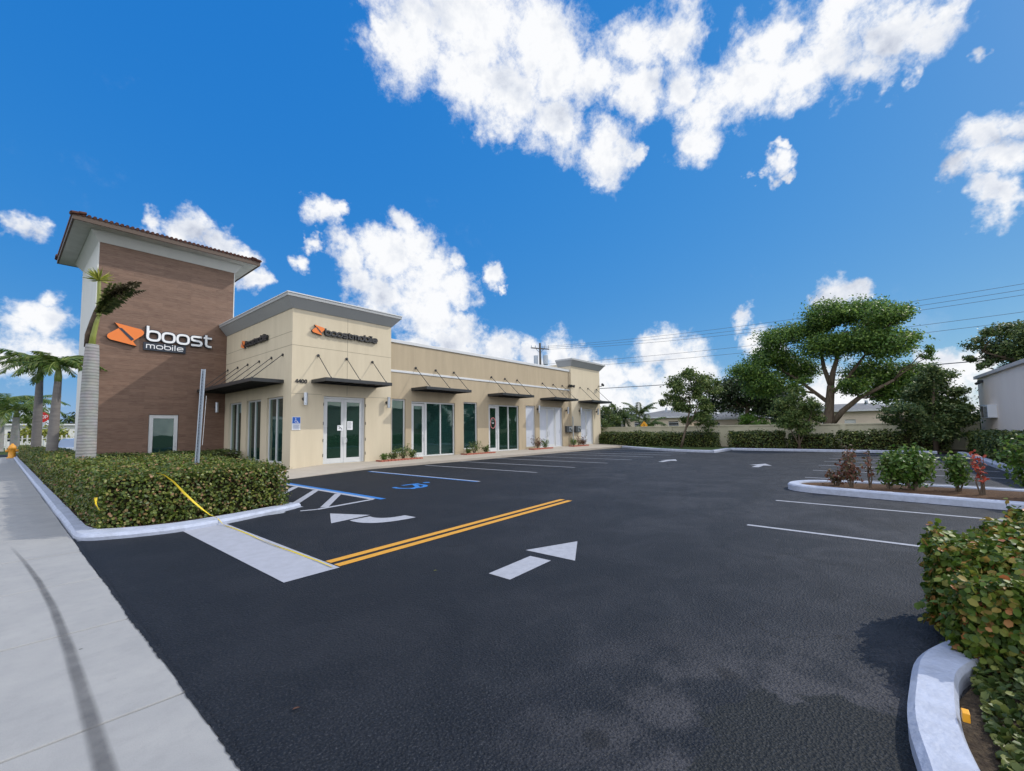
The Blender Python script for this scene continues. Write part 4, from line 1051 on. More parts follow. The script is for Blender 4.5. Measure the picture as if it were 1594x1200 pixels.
for k in range(5): mb.box(8.49 + .01 * (k % 2), 8.77 - .02 * (k % 3), 19.969, 19.974, 1.985 - k * .045, 2.003 - k * .045)
mb.build('print_line', mat('blue grey print', (.18, .25, .45), .7), ad)

# ---- wall lamps
def wall_lamp(x, y, z, label, n='S'):
    l = empty('wall_lamp', (x, y, z)); tag(l, label, 'lamp', 'up and down wall lamps')
    d = Vector((0, -1, 0)) if n == 'S' else Vector((-1, 0, 0))
    mb = MB(); c = d * .20
    mb.tube([c + Vector((0, 0, -.28)), c + Vector((0, 0, .28))], [.085, .085], 16); mb.build('lamp_body', M_steel, l, smooth=False)
    mb = MB(); mb.tube([d * 0.001, d * .13], .04, 8); mb.tube([d * .001, d * .03], .08, 12); mb.build('bracket', M_black, l)
    mb = MB(); mb.tube([c + Vector((0, 0, -.285)), c + Vector((0, 0, -.2805))], .07, 14); mb.build('lens', M_white_sign, l)
    return l
wall_lamp(8.95, 20, 3.17, 'steel cylinder wall lamp left of the front double door')
wall_lamp(13.3, 20, 3.17, 'steel cylinder wall lamp right of the front double door')
wall_lamp(26.75, WN, 3.2, 'dark cylinder wall lamp left of the white double doors')
wall_lamp(30.75, WN, 3.2, 'dark cylinder wall lamp right of the white double doors')
wall_lamp(32.55, 20, 3.2, 'dark cylinder wall lamp left of the last white door')
wall_lamp(35.5, 20, 3.2, 'dark cylinder wall lamp at the far end of the facade')
wall_lamp(7.95, TY0, 3.13, 'steel cylinder wall lamp on the brown tower beside the side windows')
fl = empty('flood_light', (31.2, WN, 5.25)); tag(fl, 'twin black flood light high on the wall beside the end block', 'lamp')
mb = MB(); mb.box(-.08, .08, -.06, 0, -.08, .08); mb.build('base', M_black, fl)
for s in (-1, 1):
    mb = MB(); mb.tube([(s * .03, -.05, 0), (s * .22, -.22, .03)], .03, 6); mb.tube([(s * .20, -.18, .06), (s * .28, -.42, -.02)], [.08, .13], 10); mb.build('lamp_head', M_black, fl)
fl2 = empty('security_lamp', (36.05, 20, 5.6)); tag(fl2, 'small black lamp on the outer edge of the end block', 'lamp')
mb = MB(); mb.tube([(0, 0, 0), (-.02, -.25, -.05), (.02, -.3, .05)], .03, 6); mb.tube([(-.1, -.38, .1), (.2, -.3, .05)], .09, 8); mb.build('lamp_head', M_black, fl2)
fl2.scale = (1.2,) * 3
# ---- meter boxes
def meter(x, y, label):
    e_ = empty('meter_box', (x, y, 1.63)); tag(e_, label, 'meter box', 'electric boxes beside the last doors')
    MB().box(-.40, .40, -.22, 0, -.27, .27).build('box_body', mat('dark grey enclosure', (.05, .055, .06), .5) if 'dark grey enclosure' not in MATS else MATS['dark grey enclosure'], e_, bevel=.02)
    MB().box(-.10, .34, -.235, -.221, -.2, .2).build('door', M_steel, e_, bevel=.01)
    mb = MB(); mb.box(-.02, .10, -.25, -.236, -.05, .1); mb.box(.14, .28, -.25, -.236, -.15, -.02); mb.build('dial', M_black, e_)
    return e_
meter(30.92, WN, 'dark electric meter box left of the conduit'); meter(32.05, 20.0, 'dark electric meter box right of the conduit')
cd = MB().tube([(31.42, 19.93, .2), (31.42, 19.93, 2.55), (31.42, 19.97, 2.7)], .035, 8).build('conduit_pipe', M_galv); tag(cd, 'thin vertical conduit pipe between the two meter boxes', 'pipe')
cd.location = (0, 0, 0)

# ================================================================== foliage
def unit(v): return v / np.maximum(np.linalg.norm(v, axis=1, keepdims=True), 1e-9)
def leaves(name, Pn, Nn, size, m, parent=None, shape='quad', aspect=.6, tipdir=None):
    n = len(Pn); size = np.broadcast_to(np.asarray(size, float).reshape(-1, 1) if np.ndim(size) else np.full((n, 1), size), (n, 1))
    r = RNG.normal(size=(n, 3)) if tipdir is None else tipdir
    Nn = unit(Nn); a = unit(r - Nn * np.sum(r * Nn, 1, keepdims=True)); b = np.cross(Nn, a)
    A = a * size; B = b * size * aspect * .5
    if shape == 'quad':
        V = np.stack([Pn - A * .5, Pn + B, Pn + A * .5, Pn - B], 1).reshape(-1, 3)
        F = np.arange(4 * n).reshape(n, 4)
        return np_mesh(name, V, F, 4, m, parent)
    h = Nn * size * .10
    V = np.stack([Pn - A * .5, Pn - A * .22 + B * .9 + h, Pn + A * .22 + B + h, Pn + A * .5, Pn + A * .22 - B + h, Pn - A * .22 - B * .9 + h], 1).reshape(-1, 3)
    i = np.arange(n)[:, None] * 6
    F = np.concatenate([i + np.array([[0, 3, 2, 1]]), i + np.array([[0, 5, 4, 3]])], 0)
    return np_mesh(name, V, F, 4, m, parent)
def box_points(boxes, dens, jit, top=1.4):
    """random points on the faces of boxes with outward normals; bumpy surface"""
    Pl, Nl = [], []
    for (x0, x1, y0, y1, z0, z1) in boxes:
        L = [(0, -1, (y1-y0)*(z1-z0)), (0, 1, (y1-y0)*(z1-z0)), (1, -1, (x1-x0)*(z1-z0)), (1, 1, (x1-x0)*(z1-z0)), (2, 1, (x1-x0)*(y1-y0)*top)]
        for ax, s, ar in L:
            n = int(ar * dens)
            p = RNG.uniform((x0, y0, z0), (x1, y1, z1), size=(n, 3)); lim = (x0, y0, z0) if s < 0 else (x1, y1, z1)
            p[:, ax] = lim[ax]
            nn = np.zeros((n, 3)); nn[:, ax] = s
            Pl.append(p); Nl.append(nn)
    Pn = np.concatenate(Pl); Nn = np.concatenate(Nl)
    w = (np.sin(Pn[:, 0] * 3.1 + Pn[:, 2] * 4) + np.sin(Pn[:, 1] * 2.7 + 1.3) + np.sin(Pn[:, 0] * 7.3 + Pn[:, 1] * 5.9) * .6)
    Pn = Pn + Nn * (w[:, None] * jit * .35 + RNG.normal(size=(len(Pn), 1)) * jit * .55 - jit * .2)
    return Pn, Nn
def hedge(name, label, boxes, dens, size, m, jit=.07, core=.10, group=None, shape='quad', up=.5, shoots=0):
    h = empty(name, (boxes[0][0], boxes[0][2], 0)); tag(h, label, 'hedge', group)
    h.location = (0, 0, 0)
    mb = MB()
    for (x0, x1, y0, y1, z0, z1) in boxes:
        mb.box(x0 + core, x1 - core, y0 + core, y1 - core, .02, z1 - core)
    mb.build('branches', M_core, h)
    Pn, Nn = box_points(boxes, dens, jit)
    Nr = Nn * .75 + RNG.normal(size=Nn.shape) * .55 + np.array([[0, 0, up]])
    s = RNG.uniform(.7, 1.25, len(Pn)) * size
    if shoots:                                   # stray shoots standing proud
        Pl = []
        for _ in range(shoots):
            x0, x1, y0, y1, z0, z1 = random.choice(boxes)
            x = random.uniform(x0, x1); y = random.uniform(y0, y1); hh = random.uniform(.04, .15)
            for k in range(5): Pl.append((x + random.uniform(-.03, .03), y + random.uniform(-.03, .03), z1 + hh * k / 4))
        Ps = np.array(Pl); Pn = np.concatenate([Pn, Ps]); Nr = np.concatenate([Nr, RNG.normal(size=Ps.shape) + np.array([[0, 0, .4]])]); s = np.concatenate([s, RNG.uniform(.8, 1.1, len(Ps)) * size])
    leaves('foliage', Pn, Nr, s, m, h, shape, .75)
    return h
lb = [(1.14, 4.13, 10.0, 17.6, .06, .92)]
h1 = hedge('hedge', 'broad trimmed hedge with red tinged tips between the pavement and the shop corner', lb, 1250, .052, L_coco2, .085, .13, shape='fold', shoots=500)
lb2 = [(1.14, 2.1, 17.6, 34, .06, .88)]
hedge('hedge', 'narrow trimmed hedge strip running along the white kerb towards the hydrant', lb2 + [(1.14, 2.1, 34, 51, .06, .88)], 420, .07, L_coco2, .08, .12)
hedge('hedge', 'darker hedge block around the palm trunks in front of the tower', [(2.1, 2.9, 21, 44, .06, .80), (2.9, 8.0, 24.5, 27.6, .06, .75)], 170, .09, L_dark, .08, .12)
rb = [(4.22, 4.75, -1.6, -.34, .08, .56), (4.70, 5.4, -1.8, -.26, .10, .67), (5.35, 6.0, -2.2, -.66, .10, .69), (5.9, 7.2, -2.9, -1.0, .10, .70)]
h2 = hedge('hedge', 'near hedge of round green and orange leaves inside the curved white kerb', rb, 4200, .052, L_coco, .07, .11, shape='fold', up=.35, shoots=160)
# low ground cover under the near hedge
NG = 5200
Pn = np.column_stack([RNG.uniform(2.2, 4.6, NG), -.34 - 1.5 * RNG.uniform(0, 1, NG) ** 1.3, RNG.uniform(.04, .24, NG)])
Pn[:, 2] = .04 + (Pn[:, 2] - .04) * np.clip((-.30 - Pn[:, 1]) / .25, .15, 1)
gc = leaves('ground_cover', Pn, RNG.normal(size=Pn.shape) + np.array([[0, 0, 1.0]]), RNG.uniform(.03, .06, NG), L_dark, None, 'fold', .7); tag(gc, 'low dark ground cover leaves beside the near white kerb', 'ground cover', kind='stuff')
# far hedges
fh = []
for (a, b, zt) in [(19.8, 22.5, 1.15), (15.2, 19.8, 1.30), (9.9, 15.2, 1.22), (5.4, 9.0, 1.28), (2.6, 5.1, 1.05), (-2.9, 2.3, 1.25)]:
    fh.append((35.9, 36.9, a, b, .10, zt))
hh = hedge('hedge', 'long dark green hedge in front of the pale block wall beyond the far kerb', fh, 210, .13, L_dark, .14, .18)
hedge('hedge', 'dark hedge below the grey stucco building on the right', [(16, 35.4, -4.5, -3.55, .10, 1.18)], 150, .13, L_dark, .12, .18)

def limb(mb, pts, r0, r1, seg=7):
    n = len(pts); mb.tube(pts, [r0 + (r1 - r0) * i / (n - 1) for i in range(n)], seg)
def jitter_path(a, b, n=5, s=.08):
    a = Vector(a); b = Vector(b); L = (b - a).length
    return [a.lerp(b, i / n) + Vector([random.uniform(-1, 1) * s * L * (0 if i in (0, n) else 1) * .5 for _ in range(3)]) for i in range(n + 1)]
def clump_leaves(clumps, nleaf, size, m, parent, flat_=.8, name='crown', shape='quad', asp=.55, hollow=.5):
    vol = np.array([c[1] ** 2 for c in clumps]); vol = vol / vol.sum(); Pl = []; Nl = []
    for (c, r), v in zip(clumps, vol):
        # sub clumps inside each clump
        k = max(7, int(14 * r)); sc_ = unit(RNG.normal(size=(k, 3))) * (RNG.uniform(hollow, 1, (k, 1)) * r); sc_[:, 2] *= flat_
        n = int(nleaf * v); idx = RNG.integers(0, k, n)
        d = RNG.normal(size=(n, 3)) * (r * .30); d[:, 2] *= .6
        p = np.array(c)[None] + sc_[idx] + d
        nr = unit(p - np.array(c)[None]) * .5 + RNG.normal(size=(n, 3)) * .6 + np.array([[0, 0, .5]])
        Pl.append(p); Nl.append(nr)
    Pn = np.concatenate(Pl); Nn = np.concatenate(Nl)
    return leaves(name, Pn, Nn, RNG.uniform(.6, 1.3, len(Pn)) * size, m, parent, shape, asp)
def tree(name, label, E, pts, nleaf, size, m, trunk, group=None, spread=1.6, branch_r=.05, cat='tree', flat_=.75, hollow=.5, scale_r=.85, origin=None):
    """pts (N, z, r); trunk: list of polylines [(x,y,z)...], r0, r1"""
    t = empty(name); tag(t, label, cat, group)
    cl = []
    for k, (n_, z, r) in enumerate(pts):
        for j in range(2 if r > .9 else 1):
            cl.append(((E + random.uniform(-spread, spread), n_ + random.uniform(-.2, .2) * r, z + random.uniform(-.15, .15) * r), r * scale_r))
    clump_leaves(cl, nleaf, size, m, t, flat_, hollow=hollow)
    mb = MB()
    for p, r0, r1 in trunk: limb(mb, [Vector(q) for q in p], r0, r1)
    ends = [Vector(q) for p, r0, r1 in trunk for q in p[1:]]
    for c, r in cl:
        c = Vector(c); s = min(ends, key=lambda q: (q - c).length + (2 if q.z > c.z else 0))
        limb(mb, jitter_path(s, c, 4, .12), branch_r * 1.1, branch_r * .35, 5)
    mb.build('trunk', M_trunk, t, smooth=True)
    return t
BIG = [(2.95,10.76,1.59),(1.27,10.87,1.54),(-0.25,9.82,1.4),(-1.19,9.9,1.08),(4.31,9.91,1.52),(6.11,9.18,1.56),(7.16,7.62,1.59),(5.75,6.67,1.66),(3.07,8.21,1.69),(1.0,8.34,1.83),(-0.88,7.57,1.57),(-2.0,8.29,0.67),(0.35,5.71,2.0),(1.59,4.7,1.02),(-1.11,5.08,1.55),(-2.06,5.96,0.86),(8.73,6.39,1.51),(7.77,5.16,1.71),(5.0,5.06,0.87),(-0.51,4.05,1.18),(-2.68,6.61,0.47),(-2.81,7.02,0.42)]
T1 = [(10.98,5.56,0.68),(11.73,4.98,0.79),(12.5,4.18,0.7),(10.06,5.14,0.77),(9.41,4.47,0.57),(10.79,4.32,0.88),(11.54,3.38,0.79),(13.03,3.56,0.41),(10.13,3.32,0.67),(10.4,2.37,0.67),(11.44,2.4,0.49),(9.92,2.83,0.48),(9.04,4.87,0.24)]
DARK = [(15.31,6.0,1.76),(13.45,6.67,1.72),(11.71,6.53,1.84),(10.05,6.03,1.87),(16.13,4.44,1.45),(13.9,4.73,1.96),(11.13,4.2,2.12),(9.13,4.85,1.85),(8.25,3.34,1.83)]
T2 = [(5.05,3.56,0.71),(4.36,3.87,0.61),(3.74,3.27,0.69),(5.36,2.68,0.71),(4.42,2.65,0.87),(3.53,2.4,0.64),(5.02,1.79,0.7),(4.1,1.69,0.69),(3.2,1.97,0.34)]
T3 = [(-2.44,4.81,0.6),(-1.87,4.3,0.68),(-2.81,4.22,0.66),(-1.4,3.38,0.76),(-2.24,3.52,0.93),(-3.15,3.45,0.73),(-3.49,2.71,0.58),(-1.21,2.44,0.69),(-2.04,2.4,1.05),(-2.95,2.19,0.8),(-3.58,1.99,0.5),(-1.72,1.48,0.75),(-2.51,1.28,0.81),(-3.16,1.35,0.58),(-0.49,2.46,0.54),(-0.32,1.88,0.47)]
T4 = [(-7.84,8.49,0.81),(-7.25,8.13,0.72),(-6.33,8.05,0.65),(-5.5,7.46,0.66),(-6.73,7.06,0.91),(-7.63,6.94,0.99),(-5.29,6.68,0.47),(-6.06,6.21,0.55),(-5.56,5.71,0.37),(-7.84,5.56,0.98),(-8.55,7.7,1.32),(-9.27,5.85,1.73),(-9.7,8.4,1.29)]
tree('shade_tree', 'tall spreading shade tree with forked trunk behind the block wall', 44, BIG, 85000, .205, L_big,
     [([(44, 3.4, 0), (44, 3.4, 1.7), (44, 3.25, 3.4), (44.1, 3.1, 4.9)], .42, .27), ([(44.1, 3.1, 4.9), (44, 2.9, 6.0), (43.6, 2.5, 7.2), (43.5, 2.6, 8.6)], .24, .10),
      ([(44.1, 3.1, 4.9), (44.4, 3.5, 6.4), (44.6, 3.7, 8.2), (44.5, 3.4, 9.4)], .2, .08), ([(44, 3.3, 1.6), (43.8, 2.4, 2.8), (43.6, 1.3, 3.8), (43.5, .2, 4.4), (43.4, -.8, 5.0)], .26, .09),
      ([(44, 3.1, 4.2), (44.2, 1.9, 5.6), (44.2, .8, 7.2)], .16, .08), ([(44, 3.3, 3.5), (44.6, 4.4, 4.6), (44.8, 5.5, 5.7), (44.8, 6.6, 6.6)], .17, .08), ([(44.2, 4.3, 4.4), (44, 6.2, 4.9), (44, 7.6, 5.4)], .1, .06)],
     spread=2.5, branch_r=.06, flat_=.6, scale_r=.90)
tree('young_tree', 'slender young tree leaning on the small grass island at the end of the lot', 34, T1, 15000, .17, L_tree,
     [([(34, 11.9, .08), (34, 11.7, .8), (34, 11.47, 1.6), (34, 11.2, 2.7), (34, 11.1, 3.6)], .10, .05), ([(34, 11.47, 1.6), (34, 10.8, 2.6), (34, 10.5, 3.6)], .06, .03)],
     spread=.8, branch_r=.02, scale_r=.95, hollow=.35)
tree('garden_shrub', 'dark multi stemmed shrub growing through the far hedge beside the young tree', 36.3, [(11.1, 2.0, .55), (10.6, 2.5, .5), (10.1, 1.9, .5), (11.6, 2.5, .4), (10.5, 1.5, .5)], 1800, .15, L_tree,
     [([(36.3, 10.7, .1), (36.3, 10.6, .9), (36.3, 10.5, 1.6)], .05, .03), ([(36.3, 10.9, .1), (36.3, 11.2, 1.2)], .04, .02)], spread=.3, branch_r=.015, cat='shrub')
tree('dense_tree', 'dark dense rounded tree behind the houses left of the shade tree', 58, DARK, 17000, .34, L_deep,
     [([(58, 12.5, 0), (58, 12.4, 2.5), (58, 12.2, 4)], .35, .2)], spread=2.2, branch_r=.08, scale_r=.95, hollow=.3)
tree('small_tree', 'small olive green multi stemmed tree in the far hedge left of the shade tree trunk', 35.3, T2, 13000, .14, L_tree,
     [([(35.3, 4.4, .1), (35.3, 4.4, 1.0), (35.3, 4.5, 1.8)], .06, .04), ([(35.3, 4.5, .1), (35.3, 4.0, 1.4), (35.3, 3.7, 2.2)], .05, .03), ([(35.3, 4.3, .1), (35.2, 4.9, 1.5)], .05, .03)], spread=.7, branch_r=.02)
tree('bushy_tree', 'broad bushy evergreen tree at the corner of the block wall', 35.6, T3, 30000, .16, L_fir,
     [([(35.6, -2.3, .1), (35.6, -2.3, 1.2), (35.6, -2.3, 2.6), (35.6, -2.4, 4.2)], .14, .05)], spread=1.0, branch_r=.03, flat_=1.0, scale_r=.95, hollow=.3)
tree('overhanging_tree', 'dark tree spreading its branches over the roof of the grey stucco building', 46, T4, 30000, .20, L_fir,
     [([(46, -9.2, 0), (46, -9.0, 2.5), (46, -8.6, 5), (46, -7.8, 6.6)], .4, .16), ([(46, -8.6, 5), (46, -7, 6.2), (46, -5.8, 6.8)], .12, .05)], spread=1.8, branch_r=.05, scale_r=.95)
tree('small_tree', 'small yellowish tree right beside the far end of the shop building', 38.9, [(20.9, 3.4, .7), (20.2, 2.8, .7), (21.5, 2.6, .6), (20.6, 2.0, .8), (21.3, 1.3, .6), (20.0, 3.6, .5), (19.6, 2.4, .4)], 4200, .16, L_tree,
     [([(38.9, 20.5, 0), (38.9, 20.5, 1.2), (38.9, 20.6, 2.2)], .07, .04)], spread=.7, branch_r=.025)
far_t = [(78, 40, 5.2, 'wide dark tree on the skyline beyond the coconut palms'), (80, 27, 5.0, 'round dark tree on the skyline behind the hip roofed house'), (84, 17, 5.4, 'tall dark tree on the skyline behind the second house'),
         (80, -3.5, 4.6, 'low dark tree on the skyline right of the shade tree'), (82, -13, 5.2, 'dark tree on the skyline behind the stucco building'), (86, 8, 3.6, 'low flat tree on the skyline between the shade tree and the dense tree')]
for i, (x, y, h_, lab) in enumerate(far_t):
    pts = [(y + random.uniform(-4, 4), h_ * random.uniform(.45, .9), h_ * random.uniform(.2, .32)) for _ in range(9)]
    tree('skyline_tree', lab, x, pts, 4500, .42, L_deep, [([(x, y, 0), (x, y, h_ * .5)], .3, .2)], group='dark trees on the skyline', spread=1.6, scale_r=1.1, hollow=.2)
sh = tree('garden_shrub', 'bright yellow green bush in front of the second house', 57, [(11.9, 2.6, 1.0), (10.9, 2.3, .9), (12.6, 2.2, .8), (11.6, 1.6, .9), (10.2, 1.7, .7)], 2600, .2, L_bright, [([(57, 11.7, 0), (57, 11.7, 1.5)], .1, .05)], spread=.5, cat='shrub', hollow=.2)

# far woods that close the horizon
NF = 16000
Pf = np.concatenate([np.column_stack([RNG.uniform(92, 99, NF), RNG.uniform(-60, 95, NF), np.zeros(NF)]), np.column_stack([RNG.uniform(-14, 60, NF // 2), RNG.uniform(128, 134, NF // 2), np.zeros(NF // 2)])])
tt = Pf[:, 1] * (Pf[:, 0] > 91) * (Pf[:, 1] < 100) + Pf[:, 0] * (Pf[:, 1] > 100)
hgt = 3.2 + .8 * np.sin(tt * .21) + .6 * np.sin(tt * .53 + 1) + .4 * np.sin(tt * 1.3)
Pf[:, 2] = RNG.uniform(0, 1, len(Pf)) ** .7 * hgt
fwd_ = leaves('far_woods', Pf, RNG.normal(size=Pf.shape) + np.array([[0, 0, .5]]), RNG.uniform(.5, 1.1, len(Pf)), L_deep); tag(fwd_, 'distant band of dark green trees closing the horizon', 'woods', kind='stuff')

# ---- palms
def frond(mbv, base, d, L, droop, n=26, w=.42, tip=.12, twist=0.0, fold=.35):
    """adds leaflets (quads) along an arching rachis, returns rachis points; mbv = list collecting quads"""
    base = Vector(base); d = Vector(d).normalized(); pts = []; p = base.copy(); v = d.copy()
    for i in range(n + 1):
        pts.append(p.copy()); p = p + v * (L / n); v = (v + Vector((0, 0, -droop / n))).normalized()
    for i in range(2, n):
        t = (pts[i + 1] - pts[i - 1]).normalized(); side = t.cross(Vector((0, 0, 1)))
        side = side.normalized() if side.length > .05 else Vector((1, 0, 0)); upv = side.cross(t)
        k = i / n; ln = w * (math.sin(math.pi * min(1, .15 + k * .85)) ** .6) + tip * .3
        for s in (-1, 1):
            for q in range(2):
                dirl = (side * s * .8 + t * .55 + upv * (fold - .9 * random.random()) - Vector((0, 0, .35 + .3 * random.random()))).normalized()
                a = pts[i] + t * (q * L / n / 2); e_ = a + dirl * ln * random.uniform(.8, 1.1); ww = t * .022 * (1 + w)
                mbv.append((a - ww, a + (e_ - a) * .5 - ww * 1.3 + Vector((0, 0, .02)), e_, a + (e_ - a) * .5 + ww * 1.3 + Vector((0, 0, .02)), ))
    return pts
def build_fronds(quads, m, name, parent):
    V = np.array([tuple(v) for q in quads for v in q]); F = np.arange(len(V)).reshape(-1, 4)
    return np_mesh(name, V, F, 4, m, parent)
def palm(label, x, y, h_, r0, r1, nf, L, group=None, name='royal_palm', cs=.9, lean=(0, 0), z_up=.8, lm=None, tm=None):
    t = empty(name, (x, y, 0)); tag(t, label, 'palm tree', group)
    mb = MB(); prof = []
    for i in range(15):
        k = i / 14; r = r1 + (r0 - r1) * (1 - k) ** 1.3 + .03 * math.sin(k * math.pi * 1.1) * (r0 / .27)
        prof.append((Vector((lean[0] * k, lean[1] * k, h_ * k)), r))
    prof.insert(0, (Vector((0, 0, -.05)), r0 * 1.22))
    mb.tube([p for p, r in prof], [r for p, r in prof], 18); mb.build('trunk', tm or M_palmtrunk, t, smooth=True)
    top = prof[-1][0]
    mb = MB(); mb.tube([top + Vector((0, 0, cs * k)) for k in (0, .3, .7, 1)], [r1 * .95, r1 * 1.0, r1 * .7, r1 * .35], 12)
    mb.build('crownshaft', MATS.get('green crownshaft') or mat('green crownshaft', (.16, .21, .05), .45, .4, noise=(5, .6, (.10, .15, .03), (1, 1, .2))), t, smooth=True)
    q = []; rb_ = MB()
    for i in range(nf):
        a = 2 * math.pi * (i / nf) + random.uniform(-.2, .2); el = random.uniform(-.15, 1.0) * z_up + .15
        d = Vector((math.cos(a), math.sin(a), el + .15))
        pts = frond(q, top + Vector((0, 0, cs * .95)), d, L * random.uniform(.85, 1.1), random.uniform(1.3, 2.0), 26, L * .20)
        rb_.tube(pts[::3], [.03 - .025 * j / len(pts[::3]) for j in range(len(pts[::3]))], 5)
    build_fronds(q, lm or L_palm, 'fronds', t); rb_.build('frond_stems', MATS['green crownshaft'], t)
    return t
# nearest palm: bare crown with one spiky shoot and folded dead fronds
t = empty('royal_palm', (1.62, 17.0, 0)); tag(t, 'nearest palm with a thick grey trunk and ragged damaged crown in front of the tower', 'palm tree', 'palms in the planting strip')
mb = MB(); hh_ = 4.22
pr_ = [(-.03, .27), (0, .25), (.3, .225), (.9, .215), (1.6, .205), (2.4, .195), (3.2, .18), (3.8, .165), (4.12, .15), (4.22, .14)]
mb.tube([(0.006 * z, -.004 * z, z) for z, r in pr_], [r for z, r in pr_], 20); mb.build('trunk', M_palmtrunk, t, smooth=True)
rt = Vector((.6475, -.762, 0))
def PP(a, z, b=0.0): return Vector((0, 0, 0)) + rt * a + Vector((.762, .6475, 0)) * b + Vector((0, 0, z))
mb = MB(); mb.tube([PP(.02, 4.18), PP(.05, 4.5), PP(.12, 4.85), PP(.17, 5.1)], [.08, .062, .055, .045], 10); mb.build('crownshaft', mat('yellow green crownshaft', (.30, .34, .07), .5, .4, noise=(5, .7, (.14, .15, .05), (1, 1, .2))), t, smooth=True)
mb = MB(); mb.tube([PP(-.14, 4.15), PP(-.10, 4.5), PP(.02, 4.85), PP(.14, 5.15), PP(.22, 5.45)], [.05, .07, .08, .09, .05], 8)
mb.build('old_sheath', mat('dark brown sheath', (.06, .045, .035), .85, .2, noise=(8, .8, (.14, .10, .07), one)), t, smooth=True)
q = []
for i in range(6): frond(q, PP(.16, 5.05), rt * random.uniform(.45, 1.15) + Vector((random.uniform(-.15, .15), random.uniform(-.15, .15), 1.15)), random.uniform(.75, 1.25), .25, 20, .19)
build_fronds(q, leaf_mat('dark green fronds', [(0, (.03, .05, .015)), (.6, (.08, .11, .03)), (1, (.20, .21, .07))], .5, .3), 'fronds', t)
q = []
for i in range(5): frond(q, PP(.38, 5.55), rt * 1.1 + Vector((random.uniform(-.2, .2), random.uniform(-.2, .2), random.uniform(.35, 1.0))), random.uniform(.8, 1.05), .5, 16, .17)
build_fronds(q, L_deadm, 'dead_fronds', t)
Pn = []; Tn = []
for i in range(70):
    d = Vector((random.gauss(0, .55), random.gauss(0, .55), random.uniform(-.1, 1))).normalized()
    Pn.append(PP(.14, 6.08) + d * .18); Tn.append(d)
Pn = np.array([tuple(p) for p in Pn]); Tn = np.array([tuple(p) for p in Tn])
leaves('spiky_shoot', Pn, np.cross(Tn, RNG.normal(size=Tn.shape)), .42, L_ypalm, t, 'quad', .10, Tn)
mb = MB(); mb.tube([PP(.17, 5.05), PP(.16, 5.6), PP(.14, 6.05)], [.07, .05, .04], 8); mb.build('young_stem', MATS['yellow green crownshaft'], t)
palm('second palm from the front, slim dark trunk with a full feathery crown', 1.62, 29.0, 4.15, .20, .135, 15, 1.75, 'palms in the planting strip', lean=(.1, 0), cs=.8, z_up=1.3, tm=M_palmshade)
palm('third palm from the front, pale trunk standing behind the second palm', 1.60, 40.5, 5.2, .23, .17, 16, 2.9, 'palms in the planting strip', cs=.9, z_up=1.2, tm=M_palmshade)
palm('fourth palm, farthest in the row, with a low bushy crown', 1.2, 68, 3.6, .36, .24, 18, 4.4, 'palms in the planting strip', cs=.7, z_up=1.3)
palm('far palm beside the farthest one at the left edge', .2, 76, 4.8, .34, .24, 16, 4.6, 'palms in the planting strip', cs=.7)
for x, y, h_, lab in [(52, 25.6, 2.6, 'coconut palm nearest the end of the shop building'), (54, 24.1, 3.2, 'middle coconut palm behind the shops'), (53, 22.6, 1.6, 'low coconut palm above the corner of the house roof')]:
    palm(lab, x, y, h_, .16, .11, 11, 2.9, 'coconut palms behind the shops', 'coconut_palm', .25, z_up=1.7, lm=L_fir)

# ---- plants at the foot of the facade
def planter(x0, x1, y0, y1, label, plants):
    b = empty('planting_bed'); tag(b, label, 'planting bed', 'small brick edged beds along the facade')
    zb = .13 + (x0 - 10) * .005
    mb = MB(); x = x0
    while x < x1 - .1:
        mb.box(x + .01, x + .19, y0, y0 + .1, zb - .05, zb + .07 + random.uniform(0, .02)); x += .2
    y = y0 + .12
    while y < y1 - .1:
        for xx in (x0, x1 - .1): mb.box(xx, xx + .1, y, y + .19, zb - .05, zb + .07)
        y += .2
    mb.build('brick_edging', M_brick, b, bevel=.01)
    MB().box(x0 + .1, x1 - .1, y0 + .1, y1, zb, zb + .04).build('mulch', M_mulch, b)
    for k, (px, h_, m, lab) in enumerate(plants):
        bush('bedding_plant', px, (y0 + y1) / 2, zb + .03, h_ * .62, h_, 420, .085, m, lab, 'small plants along the facade')
def bush(name, x, y, z, r, h_, n, size, m, label, group=None, upright=False, cat='plant', shape='quad', stemn=7, mstem=None):
    b = empty(name, (x, y, z)); tag(b, label, cat, group)
    mb = MB(); Pl = []
    for i in range(stemn):
        a = random.uniform(0, 6.28); rr = r * random.uniform(.2, .9); top = Vector((math.cos(a) * rr, math.sin(a) * rr, h_ * random.uniform(.6, .98)))
        path = jitter_path(Vector((math.cos(a) * .04, math.sin(a) * .04, 0)), top, 4, .12); limb(mb, path, .012 + h_ * .006, .005, 5)
        k = n // stemn
        for j in range(k):
            t_ = random.uniform(.3, 1.05); q_ = Vector(path[0]).lerp(top, t_); s_ = r * .36
            Pl.append((q_.x + random.gauss(0, s_ * .6), q_.y + random.gauss(0, s_ * .6), max(.02, q_.z + random.gauss(0, s_ * .45))))
    mb.build('stems', mstem or M_trunk, b)
    Pn = np.array(Pl); leaves('foliage', Pn, unit(Pn - np.array([[0, 0, h_ * .4]])) * .5 + RNG.normal(size=Pn.shape) * .6 + np.array([[0, 0, .4]]), RNG.uniform(.7, 1.25, len(Pn)) * size, m, b, shape, .55)
    return b
planter(12.45, 14.95, 19.15, 19.75, 'brick edged bed right of the front double door', [(12.8, .35, L_shrub, 'low green plant at the left end of the first bed'), (13.35, .5, L_tree, 'olive green plant second in the first bed'), (13.95, .8, L_tree, 'tallest plant of the first bed'), (14.55, .5, L_tree, 'low plant at the right end of the first bed')])
